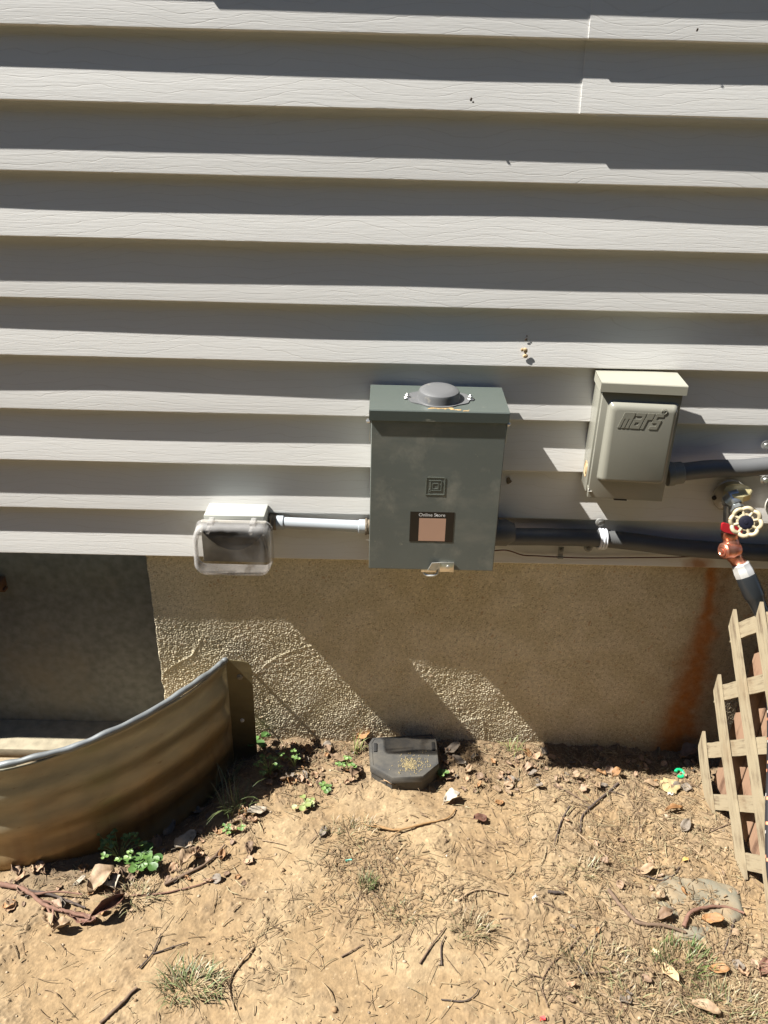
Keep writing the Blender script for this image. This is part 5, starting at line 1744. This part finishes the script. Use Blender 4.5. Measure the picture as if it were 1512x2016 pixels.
# ------------------------------------------------------------------ GRASS AND WEEDS
def tuft(px, py, rad, n, hgt, cols, label, lay=0.6, seed=0, name='grass_tuft', wd=.0008, aspect=.6):
    c = G_(px, py); r = np.random.default_rng(seed + 100)
    K = 5
    V = np.zeros((n, K, 2, 3)); CC = np.zeros((n, K, 2, 3))
    a0 = r.uniform(0, 2 * math.pi, n); rr = rad * np.sqrt(r.uniform(0, 1, n))
    x = c.x + np.cos(a0) * rr; y = c.y + np.sin(a0) * rr * aspect; y = np.minimum(y, 0.008)
    z0 = gzv(x, y)
    ang = a0 + r.normal(0, .9, n); L_ = hgt * r.uniform(.45, 1.15, n); ly = np.clip(lay + r.normal(0, .22, n), .05, 1.3)
    cl = np.array(cols)[r.integers(0, len(cols), n)] * r.uniform(.75, 1.2, (n, 1))
    for k in range(K):
        t = k / (K - 1)
        h_ = L_ * (np.cos(ly * t) * t); o_ = L_ * np.sin(ly * (t * .7 + .3)) * t
        X = x + np.cos(ang) * o_; Y = np.minimum(y + np.sin(ang) * o_, .008); Z = np.maximum(z0 + h_, gzv(X, Y) + .001)
        w = wd * (1 - t) ** .6 * r.uniform(.7, 1.3, n) + .00008
        for s in (0, 1):
            sg = s * 2 - 1
            V[:, k, s, 0] = X - np.sin(ang) * w * sg; V[:, k, s, 1] = Y + np.cos(ang) * w * sg; V[:, k, s, 2] = Z
            CC[:, k, s] = cl
    base = (np.arange(n) * K * 2)[:, None]
    Fq = np.concatenate([base + np.array([[2 * k, 2 * k + 1, 2 * k + 3, 2 * k + 2]]) for k in range(K - 1)])
    me = npmesh(name, V.reshape(-1, 3), Fq, CC.reshape(-1, 3))
    o = add_mesh(name, me, M_GREEN, None, 0, loc=tuple(c))
    return tag(o, label, 'grass')
GR1 = [(.12, .155, .055), (.17, .20, .085), (.24, .22, .125), (.09, .125, .04)]
STR = [(.30, .235, .135), (.25, .18, .10), (.18, .13, .07), (.17, .17, .08)]
tuft(375, 1945, .052, 260, .036, GR1 + STR[:3], 'low spreading grass tuft at the lower left of the dirt', 1.0, 1)
tuft(1345, 1890, .056, 330, .024, GR1 + [(.13, .19, .05), (.11, .17, .05)] + STR[:2], 'bright green grass patch at the lower right below the flat stone', .5, 2)
tuft(1420, 1985, .070, 240, .026, GR1[2:] + STR, 'sparse yellowing grass in the bottom right corner', .8, 3)
tuft(725, 1742, .020, 70, .028, GR1, 'tiny green grass tuft in the middle of the dirt', .4, 4)
tuft(470, 1600, .035, 44, .075, GR1, 'tall thin grass growing at the shadow edge of the window well', .75, 5)
tuft(430, 1560, .040, 30, .060, GR1, 'sparse grass blades deep in the window well shadow', .7, 6)
tuft(700, 1478, .015, 22, .055, [(.17, .21, .06), (.24, .25, .10)], 'yellow green grass blades at the wall left of the black box', .5, 7)
tuft(1012, 1478, .018, 20, .045, [(.17, .21, .06), (.24, .25, .10)], 'yellow green grass blades at the wall right of the black box', .9, 8)
tuft(930, 1835, .036, 90, .030, STR, 'dry straw tuft at the right of the middle foreground', .9, 9)
tuft(790, 1795, .040, 60, .026, STR, 'dry straw tuft below the tiny green tuft', 1.0, 10)
tuft(690, 1640, .050, 110, .030, STR, 'patch of dry straw left of the orange root', 1.0, 11)
tuft(265, 1770, .040, 90, .030, STR, 'patch of dry straw beside the reddish curled leaf', 1.0, 12)
tuft(1150, 1720, .030, 50, .030, STR, 'dry straw tuft left of the flat stone', 1.0, 13)
tuft(1180, 1900, .060, 120, .026, STR, 'dry straw patch left of the green grass patch', 1.0, 14)
tuft(1240, 1985, .080, 120, .028, STR, 'dry straw patch along the bottom edge', 1.0, 15)

def weed(px, py, nst, hgt, lsz, label, seed, cols=((.09, .16, .04), (.14, .22, .06)), spread=.035, dep=None, lay=1.0):
    c = G_(px, py); r = random.Random(seed)
    o = thing('weed', tuple(c), label, 'weed')
    bs1 = B(); bl = B(); cl = []
    for i in range(nst):
        a = r.uniform(0, 6.28); L_ = hgt * r.uniform(.5, 1.1); sp = spread * r.uniform(.3, 1.1)
        tip = c + Vector((math.cos(a) * sp, math.sin(a) * sp * .8, L_)); tip.y = min(tip.y, -.004)
        mid_ = c + Vector((math.cos(a) * sp * .4, math.sin(a) * sp * .3, L_ * .65)); mid_.y = min(mid_.y, -.003)
        tube(bs1, catmull([c, mid_, tip], 4), .0006, 5)
        for k in range(r.choice((1, 3, 3))):
            aa = a + k * 2.1; s = lsz * r.uniform(.7, 1.2)
            e = Vector((math.cos(aa), math.sin(aa), r.uniform(-.1, .5))).normalized(); f = e.cross(Vector((0, 0, 1))).normalized(); up = f.cross(e)
            base_ = tip
            rows = []
            shp = [(0, .05), (.18, .5), (.45, .85), (.75, .95), (.95, .6), (1.0, .12)]
            for t, w_ in shp:
                rows.append([bl.verts.new(base_ + e * s * t + f * s * .5 * w_ * q + up * (abs(q) * s * .18 - t * t * s * .2)) for q in (-1, 0, 1)])
            for a_, b_ in zip(rows[:-1], rows[1:]):
                for q in (0, 1): bl.faces.new((a_[q], a_[q + 1], b_[q + 1], b_[q]))
            cl += [cols[r.randrange(len(cols))]] * 18
    st_ = obj('stem', bs1, M_GREEN, o, 60); set_cols(st_.data, np.tile((.22, .30, .1), (len(st_.data.vertices), 1)))
    lf = obj('foliage', bl, M_GREEN, o, 60)
    set_cols(lf.data, np.array(cl) if len(cl) == len(lf.data.vertices) else np.tile(cols[0], (len(lf.data.vertices), 1)))
weed(238, 1700, 26, .045, .0085, 'clover like weed with small bright leaves at the window well foot', 1, spread=.045)
weed(283, 1712, 10, .020, .018, 'broad leaved dark weed right of the clover like weed', 2, ((.05, .11, .025), (.07, .14, .03)), spread=.03)
weed(530, 1528, 16, .050, .0075, 'small leafy weed in the window well shadow near the wall', 3, spread=.03)
weed(580, 1512, 7, .038, .008, 'small weed with a few round leaves catching the sun near the wall', 4, spread=.015)
weed(513, 1475, 4, .030, .020, 'round leaved dark weed growing beside the window well flange', 5, ((.06, .13, .03), (.08, .16, .04)), spread=.014)
weed(868, 1528, 5, .020, .009, 'tiny weed at the right front corner of the black box', 6, spread=.012)
weed(605, 1588, 5, .016, .013, 'seedling with yellow green oval leaves in the sunny dirt', 7, ((.20, .24, .08), (.25, .26, .12)), spread=.02)
weed(685, 1520, 8, .030, .009, 'small weed in the leaf litter left of the black box', 8, spread=.02)
weed(640, 1550, 5, .012, .010, 'low weed just below the leaf litter left of the black box', 9, spread=.018)
weed(460, 1640, 6, .016, .008, 'low weed at the shadow edge beside the bleached leaf', 10, spread=.02)

# ------------------------------------------------------------------ SMALL THINGS
b = B()
q = G_(1337, 1527, .006)
nr = Vector((.1, -.35, .93)).normalized(); ux, uy, _ = frame_z(nr)
tube(b, [q + (ux * math.cos(a) + uy * math.sin(a)) * .0088 for a in [i * 5.3 / 20 + .5 for i in range(21)]], .0036, 10)
o = obj('plastic_ring', b, M_GREENP, None, 60, loc=tuple(q)); tag(o, 'bright green plastic ring lying on the dirt near the lattice', 'plastic ring')
b = B(); q = G_(686, 1694, .0025); tube(b, [q + Vector((-.006, -.001, 0)), q + Vector((.006, .001, .0005))], .0018, 8)
o = obj('plastic_scrap', b, M_TURQ, None, 60, loc=tuple(q)); tag(o, 'tiny turquoise plastic scrap in the middle of the dirt', 'scrap')
b = B(); q = G_(1067, 2009, .002); prism(b, [q + Vector(v) for v in ((-.004, -.003, 0), (.005, -.002, .001), (.004, .004, .002), (-.003, .003, 0))], (0, 0, .002))
o = obj('plastic_scrap', b, M_REDP, None, 60, loc=tuple(q)); tag(o, 'tiny red plastic scrap at the bottom edge', 'scrap')
for px_, py_, lab in ((1322, 1566, 'small white root scrap below the flat yellow leaf'), (1049, 1770, 'small white stringy scrap right of the middle of the dirt'), (1478, 1662, 'white scrap behind the lattice foot')):
    b = B(); q = G_(px_, py_, .003); r_ = random.Random(px_)
    for k in range(5):
        a = r_.uniform(0, 6.28)
        tube(b, catmull([q, q + Vector((math.cos(a) * .004, math.sin(a) * .004, .002)), q + Vector((math.cos(a + .5) * .009, math.sin(a + .5) * .009, 0))], 3), .0009, 6)
    o = obj('white_scrap', b, M_WHITEP, None, 60, loc=tuple(q)); tag(o, lab, 'scrap')
def blob(px, py, dep, s, material, name, label, cat, seed=0, flat=.28, n=5):
    b = B(); r_ = random.Random(seed); c = at(px, py, dep)
    for i in range(n):
        t = bmesh.new(); bmesh.ops.create_icosphere(t, subdivisions=2, radius=s * r_.uniform(.4, .8))
        bmesh.ops.transform(t, matrix=Matrix.Translation(c + Vector((r_.gauss(0, s * .45), 0, r_.gauss(0, s * .6)))) @ Matrix.Diagonal((1, flat, r_.uniform(.7, 1.5), 1)), verts=t.verts)
        merge(b, t)
    for v in b.verts: v.co += Vector((r_.gauss(0, s * .05), 0, r_.gauss(0, s * .05)))
    o = obj(name, b, material, None, 60, loc=tuple(c)); tag(o, label, cat)
blob(930, 197, .001, .0034, M_BUG, 'insect_cocoon', 'small dark cocoon stuck on the upper siding in the middle', 'cocoon', 1, n=2)
blob(1373, 57, .001, .0022, M_BUG, 'insect_speck', 'tiny dark speck on the topmost siding at right', 'speck', 2, n=2)
blob(1036, 668, -.006, .0030, M_BUG, 'insect_speck', 'tiny dark insect on the siding above the breaker box', 'speck', 3, n=3)
blob(1033, 694, .0, .0062, M_MUD, 'mud_dab', 'yellowish dried mud dab on the siding above the breaker box', 'mud', 4, .3)
blob(1141, 774, -.012, .0058, M_WHITEP, 'web_smear', 'pale cobweb smear on the siding between the two electrical boxes', 'cobweb', 5, .12, 6)
blob(1003, 945, -.011, .0050, M_SEAL, 'dirt_spot', 'brown dirt spot on the siding right of the breaker box', 'dirt', 6, .12, 6)
